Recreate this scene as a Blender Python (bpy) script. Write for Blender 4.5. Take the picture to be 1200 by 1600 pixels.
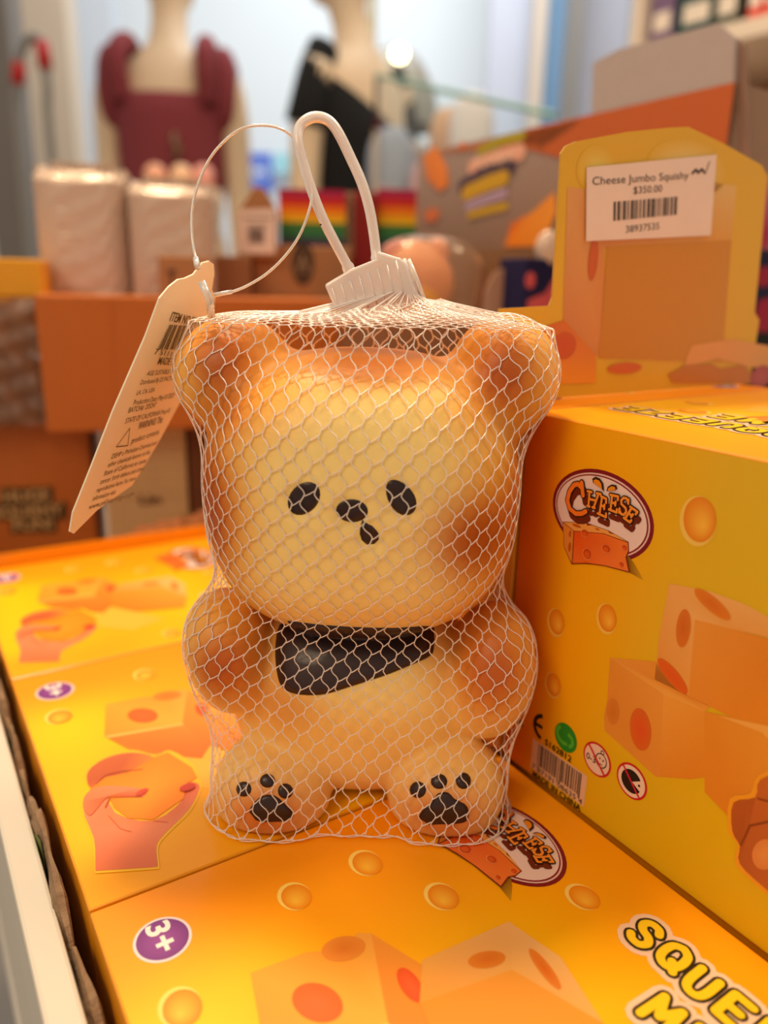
import bpy, bmesh, math, random
import numpy as np
from mathutils import Vector, Matrix
from mathutils.bvhtree import BVHTree
random.seed(7); rng = np.random.default_rng(5)
scene = bpy.context.scene
for o in list(bpy.data.objects): bpy.data.objects.remove(o)
C = scene.collection

# ---------------------------------------------------------------- camera, world, lights
FPX = 1202.0; CAMH = 0.17
pitch = math.radians(16.2); roll = math.radians(1.35)
cp, sp = math.cos(pitch), math.sin(pitch)
r0 = np.array([1.0, 0, 0]); f0 = np.array([0, cp, -sp]); u0 = np.array([0, sp, cp])
cr, sr = math.cos(roll), math.sin(roll)
CR = cr * r0 + sr * u0; CU = -sr * r0 + cr * u0; CF = f0; CP = np.array([0, 0, CAMH])
cam = bpy.data.cameras.new('camera'); camo = bpy.data.objects.new('camera', cam); C.objects.link(camo)
camo.matrix_world = Matrix(((CR[0], CU[0], -CF[0], 0), (CR[1], CU[1], -CF[1], 0), (CR[2], CU[2], -CF[2], CAMH), (0, 0, 0, 1)))
cam.sensor_fit = 'HORIZONTAL'; cam.sensor_width = 36.0; cam.lens = 36.0 * FPX / 1200.0
cam.clip_start = 0.01; cam.clip_end = 50
cam.dof.use_dof = True; cam.dof.focus_distance = 0.232; cam.dof.aperture_fstop = 7.2
scene.camera = camo
scene.view_settings.view_transform = 'Standard'; scene.view_settings.look = 'None'
scene.view_settings.exposure = 0.0; scene.view_settings.gamma = 1.0
scene.view_settings.use_curve_mapping = False

world = bpy.data.worlds.new('world'); scene.world = world; world.use_nodes = True
world.node_tree.nodes['Background'].inputs[0].default_value = (1.0, 0.86, 0.72, 1)
world.node_tree.nodes['Background'].inputs[1].default_value = 0.5

def area(name, loc, target, size, power, col, size_y=None):
    l = bpy.data.lights.new(name, 'AREA'); l.energy = power; l.color = col; l.size = size
    if size_y: l.shape = 'RECTANGLE'; l.size_y = size_y
    o = bpy.data.objects.new(name, l); C.objects.link(o); o.location = loc
    o.rotation_euler = (Vector(target) - Vector(loc)).to_track_quat('-Z', 'Y').to_euler(); return o
area('shop_spot_or_fill', (-0.30, 0.75, 1.5), (0, 0.25, 0), 0.22, 19, (1.0, 0.73, 0.44))
area('shop_spot_or_fill', (0.75, 0.55, 1.5), (0.1, 0.25, 0), 0.25, 8, (1.0, 0.73, 0.44))
area('shop_spot_or_fill', (-0.7, -0.55, 1.1), (0, 0.25, 0.05), 0.5, 6.8, (1.0, 0.76, 0.50))  # added fill from the camera side, not a shop lamp
area('background_fill_light', (0.0, 3.2, 2.6), (0, 4.6, 0.9), 2.0, 66, (0.86, 0.94, 1.0))  # unseen cool light, added to brighten the back wall
area('background_fill_light', (0.2, 1.8, 2.2), (0.1, 1.6, 0.2), 1.0, 9, (1.0, 0.88, 0.74))  # second unseen light added over the background

# ---------------------------------------------------------------- pixel helpers (photo pixel -> point at a real depth)
TH = math.radians(32.7)
D1 = np.array([-math.sin(TH), math.cos(TH), 0]); D2 = np.array([math.cos(TH), math.sin(TH), 0]); UZ = np.array([0, 0, 1.0])
def ray(x, y): return (x - 600) / FPX * CR - (y - 800) / FPX * CU + CF
def onz(x, y, z): d = ray(x, y); return CP + d * (z - CAMH) / d[2]
def atY(x, y, Y): d = ray(x, y); return CP + d * Y / d[1]
ORG = onz(140, 1425, 0.0)
class Plane:                       # a plane in the world with its own 2-D frame, origin o, axes ex, ey (metres)
    def __init__(s, o, ex, ey, off=0.0):
        s.ex = np.array(ex) / np.linalg.norm(ex); ey = np.array(ey, float)
        ey = ey - (ey @ s.ex) * s.ex; s.ey = ey / np.linalg.norm(ey); s.n = np.cross(s.ex, s.ey); s.o = np.array(o, float)
    def px(s, x, y):
        d = ray(x, y); t = ((s.o - CP) @ s.n) / (d @ s.n); q = CP + t * d - s.o
        return (float(q @ s.ex), float(q @ s.ey))
    def w(s, a, b, l=0.0): return s.o + s.ex * a + s.ey * b + s.n * l

# ---------------------------------------------------------------- materials
def lin(c):
    if isinstance(c, str):
        c = c.lstrip('#'); c = [int(c[i:i + 2], 16) / 255 for i in (0, 2, 4)]
    return tuple(x / 12.92 if x <= 0.04045 else ((x + 0.055) / 1.055) ** 2.4 for x in c[:3])
MATS = {}
def mat(name, col=None, rough=0.5, attr=False, noise=0.0, nscale=60, bump=0.0, bscale=200, coat=0.0, trans=0.0, sss=0.0,
        metal=0.0, spec=0.5, emit=0.0, alpha=1.0, ior=1.45, sssr=(0.01, 0.005, 0.002), wave=None):
    if name in MATS: return MATS[name]
    m = bpy.data.materials.new(name); m.use_nodes = True; nt = m.node_tree; b = nt.nodes['Principled BSDF']
    b.inputs['Roughness'].default_value = rough; b.inputs['Metallic'].default_value = metal
    b.inputs['Coat Weight'].default_value = coat; b.inputs['Coat Roughness'].default_value = 0.12
    b.inputs['Transmission Weight'].default_value = trans; b.inputs['IOR'].default_value = ior
    b.inputs['Specular IOR Level'].default_value = spec; b.inputs['Alpha'].default_value = alpha
    if sss: b.inputs['Subsurface Weight'].default_value = sss; b.inputs['Subsurface Radius'].default_value = sssr; b.inputs['Subsurface Scale'].default_value = 1.0
    tc = nt.nodes.new('ShaderNodeTexCoord')
    if attr:
        src = nt.nodes.new('ShaderNodeVertexColor'); src.layer_name = 'Col'; out = src.outputs['Color']
    else:
        src = nt.nodes.new('ShaderNodeRGB'); src.outputs[0].default_value = (*lin(col), 1); out = src.outputs[0]
    if noise:
        n = nt.nodes.new('ShaderNodeTexNoise'); n.inputs['Scale'].default_value = nscale; n.inputs['Detail'].default_value = 4
        nt.links.new(tc.outputs['Object'], n.inputs['Vector'])
        mr = nt.nodes.new('ShaderNodeMapRange'); mr.inputs[3].default_value = 1 - noise; mr.inputs[4].default_value = 1 + noise
        nt.links.new(n.outputs['Fac'], mr.inputs[0])
        mx = nt.nodes.new('ShaderNodeVectorMath'); mx.operation = 'SCALE'
        nt.links.new(out, mx.inputs[0]); nt.links.new(mr.outputs[0], mx.inputs['Scale']); out = mx.outputs[0]
    nt.links.new(out, b.inputs['Base Color'])
    if bump:
        n = nt.nodes.new('ShaderNodeTexNoise'); n.inputs['Scale'].default_value = bscale; n.inputs['Detail'].default_value = 3
        nt.links.new(tc.outputs['Object'], n.inputs['Vector'])
        bp = nt.nodes.new('ShaderNodeBump'); bp.inputs['Strength'].default_value = bump; bp.inputs['Distance'].default_value = 0.002
        nt.links.new(n.outputs['Fac'], bp.inputs['Height']); nt.links.new(bp.outputs[0], b.inputs['Normal'])
    if emit: nt.links.new(out, b.inputs['Emission Color']); b.inputs['Emission Strength'].default_value = emit
    MATS[name] = m; return m
PRINT = mat('printed_card', attr=True, rough=0.38, spec=0.45, coat=0.15)
MATTE = mat('matte_print', attr=True, rough=0.6, spec=0.3, noise=0.04, nscale=80)

# ---------------------------------------------------------------- mesh builder
LOCAL = set()
class MB:
    def __init__(s): s.v = []; s.f = []; s.c = []; s.m = []
    def face(s, pts, col='#ffffff', mi=0):
        """col: one colour, or one per corner"""
        i = len(s.v); s.v += [tuple(map(float, p)) for p in pts]; s.f.append(list(range(i, i + len(pts))))
        s.c.append([lin(k) for k in col] if isinstance(col, list) else [lin(col)] * len(pts)); s.m.append(mi)
    def grid(s, P, closed_u=False, closed_v=False, col='#ffffff', mi=0):
        P = np.asarray(P, float); n, m = P.shape[:2]; i0 = len(s.v)
        s.v += [tuple(p) for p in P.reshape(-1, 3)]; c = [lin(col)] * 4
        for i in range(n if closed_u else n - 1):
            for j in range(m if closed_v else m - 1):
                a, b = i, (i + 1) % n; d, e = j, (j + 1) % m
                s.f.append([i0 + a * m + d, i0 + b * m + d, i0 + b * m + e, i0 + a * m + e]); s.c.append(c); s.m.append(mi)
    def box(s, o, ex, ey, ez, col='#ffffff', mi=0, top=None):
        o, ex, ey, ez = map(lambda q: np.array(q, float), (o, ex, ey, ez))
        p = [o, o + ex, o + ex + ey, o + ey]; q = [k + ez for k in p]
        s.face(p[::-1], col, mi); s.face(q, top or col, mi)
        for i in range(4): s.face([p[i], p[(i + 1) % 4], q[(i + 1) % 4], q[i]], col, mi)
    def prism(s, pts, n, col='#ffffff', mi=0, side=None):
        """extrude the 3-D outline pts by vector n (from pts to pts+n, front is at +n)"""
        n = np.array(n, float); p = [np.array(k, float) for k in pts]; q = [k + n for k in p]
        s.face(p[::-1], col, mi); s.face(q, col, mi)
        for i in range(len(p)): s.face([p[i], p[(i + 1) % len(p)], q[(i + 1) % len(p)], q[i]], side or col, mi)
    def tube(s, pts, r, n=8, closed=False, col='#ffffff', mi=0, cap=True, flat=1.0):
        pts = [np.array(p, float) for p in pts]; N = len(pts); rings = []
        rr = r if hasattr(r, '__len__') else [r] * N
        up = None
        for i, p in enumerate(pts):
            a = pts[(i - 1) % N] if (closed or i > 0) else p; b = pts[(i + 1) % N] if (closed or i < N - 1) else p
            t = b - a; t = t / (np.linalg.norm(t) + 1e-12)
            if up is None: up = np.cross(t, [0.3, 0.5, 0.8])
            up = up - (up @ t) * t; up /= np.linalg.norm(up) + 1e-12; w = np.cross(t, up)
            rings.append([p + rr[i] * (math.cos(k * 2 * math.pi / n) * up + flat * math.sin(k * 2 * math.pi / n) * w) for k in range(n)])
        s.grid(rings, closed_u=closed, closed_v=True, col=col, mi=mi)
        if cap and not closed: s.face(rings[0], col, mi); s.face(rings[-1][::-1], col, mi)
    def ball(s, c, r, ax=None, n=16, m=12, col='#ffffff', mi=0, e=1.0):
        r = np.array(r if hasattr(r, '__len__') else [r] * 3, float); ax = np.eye(3) if ax is None else np.array(ax)
        sg = lambda x: math.copysign(abs(x) ** e, x)
        P = [[np.array(c) + sum(ax[k] * r[k] * q for k, q in enumerate((sg(math.sin(t)) * sg(math.cos(p)), sg(math.sin(t)) * sg(math.sin(p)), sg(math.cos(t)))))
              for p in np.linspace(0, 2 * math.pi, n, endpoint=False)] for t in np.linspace(0.001, math.pi - 0.001, m)]
        s.grid(P, closed_v=True, col=col, mi=mi)
    def build(s, name, mats, parent=None, smooth=False, bevel=0.0, base=None, sub=0, autos=False):
        me = bpy.data.meshes.new(name); off = np.zeros(3)
        if parent is not None:
            q = parent; chain = []
            while q is not None: off = off + np.array(q.location); chain.append(q.name); q = q.parent
            V = (np.array(s.v) - off) if len(s.v) else s.v
            if any(q in LOCAL for q in chain): V = np.array(s.v)
        elif base is not None: V = np.array(s.v) - np.array(base)
        else: V = np.array(s.v)
        me.from_pydata([tuple(p) for p in V], [], s.f)
        ca = me.color_attributes.new('Col', 'FLOAT_COLOR', 'CORNER')
        cols = np.ones((len(me.loops), 4), dtype=np.float32); cols[:, :3] = np.array([c for f in s.c for c in f]); ca.data.foreach_set('color', cols.ravel())
        for k in (mats if isinstance(mats, (list, tuple)) else [mats]): me.materials.append(k)
        me.polygons.foreach_set('material_index', s.m)
        if smooth: me.polygons.foreach_set('use_smooth', [True] * len(s.f))
        o = bpy.data.objects.new(name, me); C.objects.link(o)
        if smooth or bevel or sub:
            bm = bmesh.new(); bm.from_mesh(me); bmesh.ops.remove_doubles(bm, verts=bm.verts, dist=1e-6); bm.to_mesh(me); bm.free()
        if parent is not None: o.parent = parent
        elif base is not None: o.location = tuple(base)
        if bevel: b = o.modifiers.new('bevel', 'BEVEL'); b.width = bevel; b.segments = 2; b.limit_method = 'ANGLE'
        if sub: b = o.modifiers.new('sub', 'SUBSURF'); b.levels = sub; b.render_levels = sub
        return o
def thing(name, label, cat, loc=(0, 0, 0), rz=0.0, group=None, local=False):
    o = bpy.data.objects.new(name, None); C.objects.link(o); o.empty_display_size = 0.01
    o.location = tuple(map(float, loc)); o.rotation_euler = (0, 0, rz); o['label'] = label; o['category'] = cat
    if group: o['group'] = group
    if local: LOCAL.add(o.name)
    return o
def tag(o, label=None, cat=None, group=None, kind=None):
    for k, v in (('label', label), ('category', cat), ('group', group), ('kind', kind)):
        if v: o[k] = v
    return o

# ---------------------------------------------------------------- flat artwork helpers (2-D in metres on a mapped surface)
FC = {}
def font2d(txt, offset=0.0):
    k = (txt, offset)
    if k in FC: return FC[k]
    cu = bpy.data.curves.new('t', 'FONT'); cu.body = txt; cu.size = 1.0; cu.offset = offset; cu.resolution_u = 3
    o = bpy.data.objects.new('t', cu); C.objects.link(o); bpy.context.view_layer.update()
    me = o.to_mesh(); vs = [(v.co.x, v.co.y) for v in me.vertices]; fs = [tuple(p.vertices) for p in me.polygons]
    o.to_mesh_clear(); bpy.data.objects.remove(o); bpy.data.curves.remove(cu)
    x = [v[0] for v in vs]; y = [v[1] for v in vs]
    FC[k] = (vs, fs, min(x), max(x), min(y), max(y)); return FC[k]
def lerp(a, b, t): return tuple(np.array(a) * (1 - t) + np.array(b) * t)
def hexmix(a, b, t):
    f = lambda c: np.array([int(c[i:i + 2], 16) / 255 for i in (1, 3, 5)]) if isinstance(c, str) else np.array(c)
    return tuple(f(a) * (1 - t) + f(b) * t)
def cr_spline(P, n=6):
    P = [np.array(p, float) for p in P]; Q = [2 * P[0] - P[1]] + P + [2 * P[-1] - P[-2]]; out = []
    for i in range(1, len(Q) - 2):
        for k in range(n):
            t_ = k / n; a, b_, c, d = Q[i - 1:i + 3]; out.append(.5 * ((2 * b_) + (-a + c) * t_ + (2 * a - 5 * b_ + 4 * c - d) * t_ ** 2 + (-a + 3 * b_ - 3 * c + d) * t_ ** 3))
    return out + [P[-1]]
class Art:
    """draws flat colour shapes on a mapping w(a, b, layer)"""
    def __init__(s, w, mb=None, step=0.00008): s.w = w; s.mb = mb or MB(); s.step = step
    def new(s): s.mb = MB(); return s
    def P(s, pts, l): return [s.w(p[0], p[1], l * s.step) for p in pts]
    def poly(s, pts, col, l=1):
        pts = list(pts); A = sum(pts[i - 1][0] * pts[i][1] - pts[i][0] * pts[i - 1][1] for i in range(len(pts)))
        if A < 0: pts = pts[::-1]; col = col[::-1] if isinstance(col, list) else col
        s.mb.face(s.P(pts, l), col)
    def fan(s, c, pts, cc, cols, l=1):
        n = len(pts)
        for i in range(n):
            j = (i + 1) % n; a = cols[i] if isinstance(cols, list) else cols; b = cols[j] if isinstance(cols, list) else cols
            s.poly([c, pts[i], pts[j]], [cc, a, b], l)
    def ell(s, c, ra, rb, col, l=1, rot=0.0, n=28, cc=None, co=(0, 0)):
        q = [(c[0] + ra * math.cos(t) * math.cos(rot) - rb * math.sin(t) * math.sin(rot), c[1] + ra * math.cos(t) * math.sin(rot) + rb * math.sin(t) * math.cos(rot))
             for t in np.linspace(0, 2 * math.pi, n, endpoint=False)]
        if cc: s.fan((c[0] + co[0], c[1] + co[1]), q, cc, col, l)
        else: s.poly(q, col, l)
    def ring(s, c, ra, rb, t, col, l=1, rot=0.0, n=36, a0=0, a1=2 * math.pi):
        T = np.linspace(a0, a1, n + 1)
        def pt(A, B, x): return (c[0] + A * math.cos(x) * math.cos(rot) - B * math.sin(x) * math.sin(rot), c[1] + A * math.cos(x) * math.sin(rot) + B * math.sin(x) * math.cos(rot))
        for i in range(n): s.poly([pt(ra, rb, T[i]), pt(ra, rb, T[i + 1]), pt(ra - t, rb - t, T[i + 1]), pt(ra - t, rb - t, T[i])], col, l)
    def rib(s, pts, t, col, l=1, caps=True):
        s.j = (getattr(s, 'j', 0) + 1) % 8; l = l + .02 * s.j
        for i in range(len(pts) - 1):
            a, b = np.array(pts[i], float), np.array(pts[i + 1], float); d = b - a; L = np.linalg.norm(d) + 1e-12; n = np.array([-d[1], d[0]]) / L * t / 2
            s.poly([a - n, b - n, b + n, a + n], col, l); l += .0023
        if caps:
            for p in pts: l += .0023; s.ell(p, t / 2, t / 2, col, l, n=10)
    def text(s, txt, o, h, col, l=1, ang=0.0, width=None, offset=0.0, shear=0.0, anchor=0.0):
        vs, fs, x0, x1, y0, y1 = font2d(txt, offset); k = h / 0.73
        kx = (width / (x1 - x0)) if width else k; ca, sa = math.cos(ang), math.sin(ang); W = (x1 - x0) * kx * anchor
        Q = [((x - x0) * kx + y * k * shear - W, y * k) for x, y in vs]; Q = [(o[0] + x * ca - y * sa, o[1] + x * sa + y * ca) for x, y in Q]
        for f in fs: s.poly([Q[i] for i in f], col, l)
    def barcode(s, o, w, h, l=1, seed=1, col='#1c1512', tall=()):
        r = random.Random(seed); x = 0.0
        while x < w:
            bw = r.choice([0.01, 0.01, 0.02, 0.03]) * w; e = h * (1.15 if x / w < 0.06 or x / w > 0.94 or 0.47 < x / w < 0.53 else 1.0) if tall else h
            s.poly([(o[0] + x, o[1] + h - e), (o[0] + min(x + bw, w), o[1] + h - e), (o[0] + min(x + bw, w), o[1] + h), (o[0] + x, o[1] + h)], col, l)
            x += bw + r.choice([0.01, 0.01, 0.02, 0.025]) * w

# ---------------------------------------------------------------- structure
m_floor = mat('shop_floor', '#8d8780', 0.4, noise=0.1, nscale=6)
m_wall = mat('pale_wall', '#e9eff2', 0.8, noise=0.02, nscale=2)
b = MB(); b.box((-4, -2, -1.1), (8, 0, 0), (0, 8, 0), (0, 0, 0.1)); tag(b.build('floor', m_floor), kind='structure')
b = MB(); b.box((-4, 5.2, -1.0), (8, 0, 0), (0, 0.1, 0), (0, 0, 4.2)); tag(b.build('wall_back', m_wall), kind='structure')
m_metal = mat('grey_metal', '#6f6c6a', 0.35, metal=0.6)
m_board = mat('raw_cardboard', '#b98f66', 0.8, noise=0.12, nscale=90, bump=0.2, bscale=300)
m_white = mat('white_board', '#d3ccbf', 0.45, noise=0.05, nscale=20)
# display table: top board, legs and a white rim running beside the cartons
TB = np.array([0, 0.25, -1.0])
t = thing('display_table', 'low white display table under the rows of yellow cartons', 'table', TB)
b = MB(); o = ORG - D1 * 0.35 - D2 * 0.018 + UZ * -0.165; b.box(o, D2 * .80, D1 * 1.25, UZ * 0.032); b.build('table_top', m_white, t, bevel=0.002)
b = MB(); o = ORG - D1 * 0.35 - D2 * 0.0165 + UZ * -0.133; b.box(o, D2 * 0.0095, D1 * 1.25, UZ * 0.125); b.build('edge_board', m_white, t, bevel=0.0012)
for i, j in ((0.02, 0.02), (0.02, .72), (1.18, 0.02), (1.18, .72)):
    b = MB(); b.box(ORG - D1 * 0.35 + D1 * i + D2 * j + UZ * -1.0, D2 * 0.05, D1 * 0.05, UZ * 0.836); b.build('leg', m_white, t)

# ---------------------------------------------------------------- cheese cartons (local frame: x = art right, y = art up, z up)
S = 0.1532; SV = 0.1500; HB = 0.1315
PT1 = Plane(ORG, -D1, D2); PT2 = Plane(ORG + D1 * 0.154, -D1, D2); PSD = Plane(ORG + D2 * 0.1512, -D1, UZ)
sm = lambda x, a, b: min(1, max(0, (x - a) / (b - a))) ** 2 * (3 - 2 * min(1, max(0, (x - a) / (b - a))))
def top_col(a, b):
    a *= 1000; b *= 1000
    y = math.exp(-((b - 14) / 30) ** 2) * sm(a, 18, 50) * (1 - 0.8 * sm(a, 118, 145)) + 0.75 * math.exp(-((b - 92) / 34) ** 2) * sm(a, 30, 75)
    o = math.exp(-((a - 8) / 16) ** 2) * 0.6
    return hexmix(hexmix('#ffa200', '#ffc800', min(1, y)), '#ff9200', o)
def side_col(a, b):
    a *= 1000; b *= 1000
    return hexmix(hexmix('#e86a00', '#f5ac04', sm(a, 3, 26)), '#e0b40c', sm(a - 0.2 * b, 12, 60))  # print gradient; the red-orange left end partly paints in reflected light
def panel(ar, w, h, fn, l=0.5, n=26, inset=0.0006):
    A = np.linspace(inset, w - inset, n); B = np.linspace(inset, h - inset, n)
    for i in range(n - 1):
        for j in range(n - 1):
            q = [(A[i], B[j]), (A[i + 1], B[j]), (A[i + 1], B[j + 1]), (A[i], B[j + 1])]; ar.poly(q, [fn(*p) for p in q], l)
def hole(ar, c, r, dim=0.0, l=1, rb=None):
    rb = rb or r * 0.86
    ar.ell((c[0] - r * .12, c[1] - rb * .10), r * 1.12, rb * 1.12, hexmix('#ffd866', '#d9a030', dim), l, cc=hexmix('#ffdf80', '#d9a030', dim))
    ar.ell(c, r, rb, hexmix('#f08a00', '#d07000', dim), l + 1, cc=hexmix('#ffc43c', '#f0b030', dim), co=(r * 0.30, -rb * 0.25))
def tone(col, t=.28, to='#eaa838'): return [hexmix(c, to, t) for c in col] if isinstance(col, list) else hexmix(col, to, t)
def rounded(pts, cols, k=3):
    n = len(pts); P = [np.append(pts[i % n], 0) for i in range(-1, n + 2)]; Q = cr_spline(P, k)[k:-k - 1]; out = [(q[0], q[1]) for q in Q]
    if isinstance(cols, list): cols = [hexmix(cols[(i // k) % n], cols[(i // k + 1) % n], (i % k) / k) for i in range(len(out))]
    return out, cols
def mm(L, s=0.001): return [(x * s, y * s) for x, y in L]
def logo(ar0, M, W):
    """oval cheese emblem; M maps side-panel millimetres to the panel, W is the mapping function"""
    ar = Art(lambda a, b, l: W(*M(a, b), l), ar0.mb)
    c = (35.2, 104.6); ar.ell(c, 20.3, 13.9, '#7d1020', 1, n=48); ar.ell(c, 19.0, 12.7, '#e8c4b4', 2, n=48)
    ar.ell(c, 18.5, 12.2, '#8c1a28', 3, n=48); ar.ell(c, 18.0, 11.8, '#ecd0c4', 4, n=48)
    px = lambda L: [tuple(1000 * k for k in PSD.px(850 + x / 6.316, 720 + y / 6.316)) for x, y in L]
    # shade wedge, cheese block
    ar.poly(px([(280, 1015), (560, 1030), (830, 1100), (975, 1180), (880, 1010), (820, 930)]), ['#a06a10', '#a06a10', '#80560a', '#d09a10', '#b07a0c', '#8a5a0a'], 2)
    ar.poly(px([(185, 600), (420, 610), (640, 690), (835, 800), (840, 900), (815, 950), (845, 1105), (600, 1040), (420, 1015), (270, 1022), (195, 850)]), '#8c3410', 5)
    ar.poly(px([(192, 606), (415, 612), (430, 640), (475, 636), (632, 690), (650, 715), (700, 725), (825, 800), (590, 715), (300, 690)]), '#eba04a', 6)
    ar.poly(px([(190, 612), (292, 692), (276, 1010), (202, 850)]), '#e08a34', 6)
    ar.poly(px([(302, 697), (590, 722), (828, 810), (830, 890), (805, 950), (835, 1090), (600, 1030), (420, 1005), (286, 1008)]), ['#e0500e', '#ec6f22', '#ee7a2c', '#ee7a2c', '#ee7a2c', '#ef7830', '#ef7830', '#ec6a1c', '#e87028'], 6)
    for x, y, rx, ry in ((428, 920, 42, 52), (615, 868, 40, 38), (795, 860, 24, 26), (405, 715, 34, 34), (765, 1025, 22, 22)):
        q = px([(x, y), (x + rx, y), (x, y - ry)]); ra = abs(q[1][0] - q[0][0]); rb = abs(q[2][1] - q[0][1])
        ar.ell(q[0], ra * 1.12, rb * 1.12, '#f29a58', 7, n=16); ar.ell((q[0][0] + .1, q[0][1] + .1), ra, rb, '#c8400c', 8, n=16); ar.ell((q[0][0] + .15, q[0][1] - .15), ra * .7, rb * .7, '#dc5a16', 9, n=16)
    for x, y, rx, ry in ((325, 640, 45, 14), (260, 720, 12, 35), (256, 850, 14, 50), (530, 675, 22, 8)):
        q = px([(x, y), (x + rx, y), (x, y - ry)]); ar.ell(q[0], abs(q[1][0] - q[0][0]), abs(q[2][1] - q[0][1]), '#c0560e', 7, n=16)
    # lettering: strokes in a unit cell placed on photo quads
    GL = {'H': [[(0.1, 0), (0.1, 1)], [(0.9, 0), (0.9, 1)], [(0.1, .5), (0.9, .5)], [(-.08, 0), (.28, 0)], [(-.08, 1), (.28, 1)], [(.72, 0), (1.08, 0)], [(.72, 1), (1.08, 1)]],
          'E': [[(0.15, 0), (0.15, 1)], [(-.08, 0), (1, 0), (1, .2)], [(-.08, 1), (.95, 1), (.95, .78)], [(0.15, .52), (.7, .52)], [(.7, .4), (.7, .64)]],
          'S': [[(.95, .72), (.92, .95)], [(.88, .84), (.66, 1), (.34, 1), (.12, .82), (.2, .6), (.75, .42), (.88, .22), (.66, 0), (.32, 0), (.06, .2)], [(.04, .3), (.06, .04)]],
          'C': [[(.97, .62), (.97, 1.02)], [(.93, .86), (.72, .98), (.45, .95), (.15, .72), (.05, .42), (.2, .14), (.5, 0), (.8, .03), (1.02, .12)]]}
    cells = [('C', [(225, 505), (420, 535), (385, 220), (240, 225)], 1.5), ('H', [(440, 445), (505, 462), (560, 325), (448, 300)], .8), ('E', [(545, 520), (620, 555), (625, 375), (575, 350)], .8),
             ('E', [(655, 480), (725, 508), (745, 352), (670, 335)], .8), ('S', [(745, 515), (825, 540), (852, 375), (765, 358)], .8), ('E', [(800, 565), (855, 605), (935, 505), (865, 455)], .8)]
    for k, (off, tw, col, L) in enumerate((((0.7, -2.1), 1.9, '#6b2410', 6), ((0, 0), 1.65, '#2a160a', 9), ((0, 0), .95, '#f09030', 10))):
        for ch, q, t0 in cells:
            q = px(q); 
            for st in GL[ch]:
                pts = []
                for x, y in st:
                    p = (np.array(q[0]) * (1 - x) + np.array(q[1]) * x) * (1 - y) + (np.array(q[3]) * (1 - x) + np.array(q[2]) * x) * y
                    pts.append((p[0] + off[0] * (1.3 if ch == 'C' else 1), p[1] + off[1]))
                w_ = t0 * (tw if k != 1 else 1.0) + (0 if k != 1 else .75)
                if k == 2: w_ = t0 * .98
                ar.rib(pts, w_ if k else t0 + .8, col if ch != 'C' or k < 2 else '#f07a20', L + (0 if ch != 'C' else 0))
    for L, k, col in ((9, 1.0, '#2a160a'), (10, .72, '#e88c14')):
        ar.poly([(x * k + (1 - k) * 33.6, y * k + (1 - k) * 113.6) for x, y in px([(600, 300), (565, 265), (490, 215), (483, 175), (515, 155), (560, 175), (590, 220)])], col, L)
        ar.poly([(x * k + (1 - k) * 39.2, y * k + (1 - k) * 113.2) for x, y in px([(622, 300), (635, 255), (675, 232), (720, 240), (730, 275), (700, 290), (650, 288)])], col, L)
def cubes(ar, P):
    F = lambda L, cols, l: ar.poly([P(*q) for q in L], tone(cols, .2), l)
    F([(41.7, 30.7), (43.4, 46), (47, 53), (45, 61), (47, 64), (72, 53.5), (65.9, 24.5)], ['#f5a02a', '#f0962a', '#f0962a', '#f0a03c', '#f2a040', '#f7ac38', '#f59020'], 2)
    F([(47, 64), (62.7, 70.1), (92, 58), (72, 53.5)], ['#ee9030', '#f0902c', '#e8701a', '#ec7c1e'], 2)
    F([(65.9, 24.5), (72, 53.5), (92, 58), (99, 52), (82.6, 31.6)], ['#ee7418', '#f08428', '#ea6c14', '#e86410', '#ee7418'], 2)
    F([(65.9, 24.5), (72, 53.5), (73.6, 53.8), (68, 25.5)], '#fbc060', 3)
    ar.ell(P(58.2, 41.5), .0068, .0050, '#e4641a', 3, rot=0.5, cc='#f06a28'); ar.ell(P(47.5, 55), .004, .006, '#e4882a', 3, rot=-.3, cc='#d8741c'); ar.ell(P(66, 64), .0055, .0026, '#e4521a', 3, rot=-.1, cc='#f0602a')
    F([(61.5, 70.9), (63.5, 99.2), (76.1, 89.3), (71.6, 63)], ['#eda850', '#f4bc78', '#f2b060', '#ec9434'], 4)
    F([(63.5, 99.2), (80, 103), (99.2, 98), (76.1, 89.3)], ['#f4bc78', '#f6c07c', '#f4b060', '#f6b464'], 4)
    F([(71.6, 63), (76.1, 89.3), (99.2, 98), (113, 92), (106, 68), (92, 58)], ['#ee8c24', '#f4a038', '#f39a30', '#ee8420', '#ea7612', '#ec7a14'], 4)
    ar.ell(P(70.3, 85.6), .0052, .0026, '#e48420', 5, rot=1.25, cc='#dc7016'); ar.ell(P(80.3, 96.8), .0068, .0018, '#e8862a', 5, rot=-.15, cc='#e06a10')
    F([(92, 57), (95, 45), (112, 42), (128, 60), (122, 78), (106, 68)], '#f4bc3c', 1)
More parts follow.
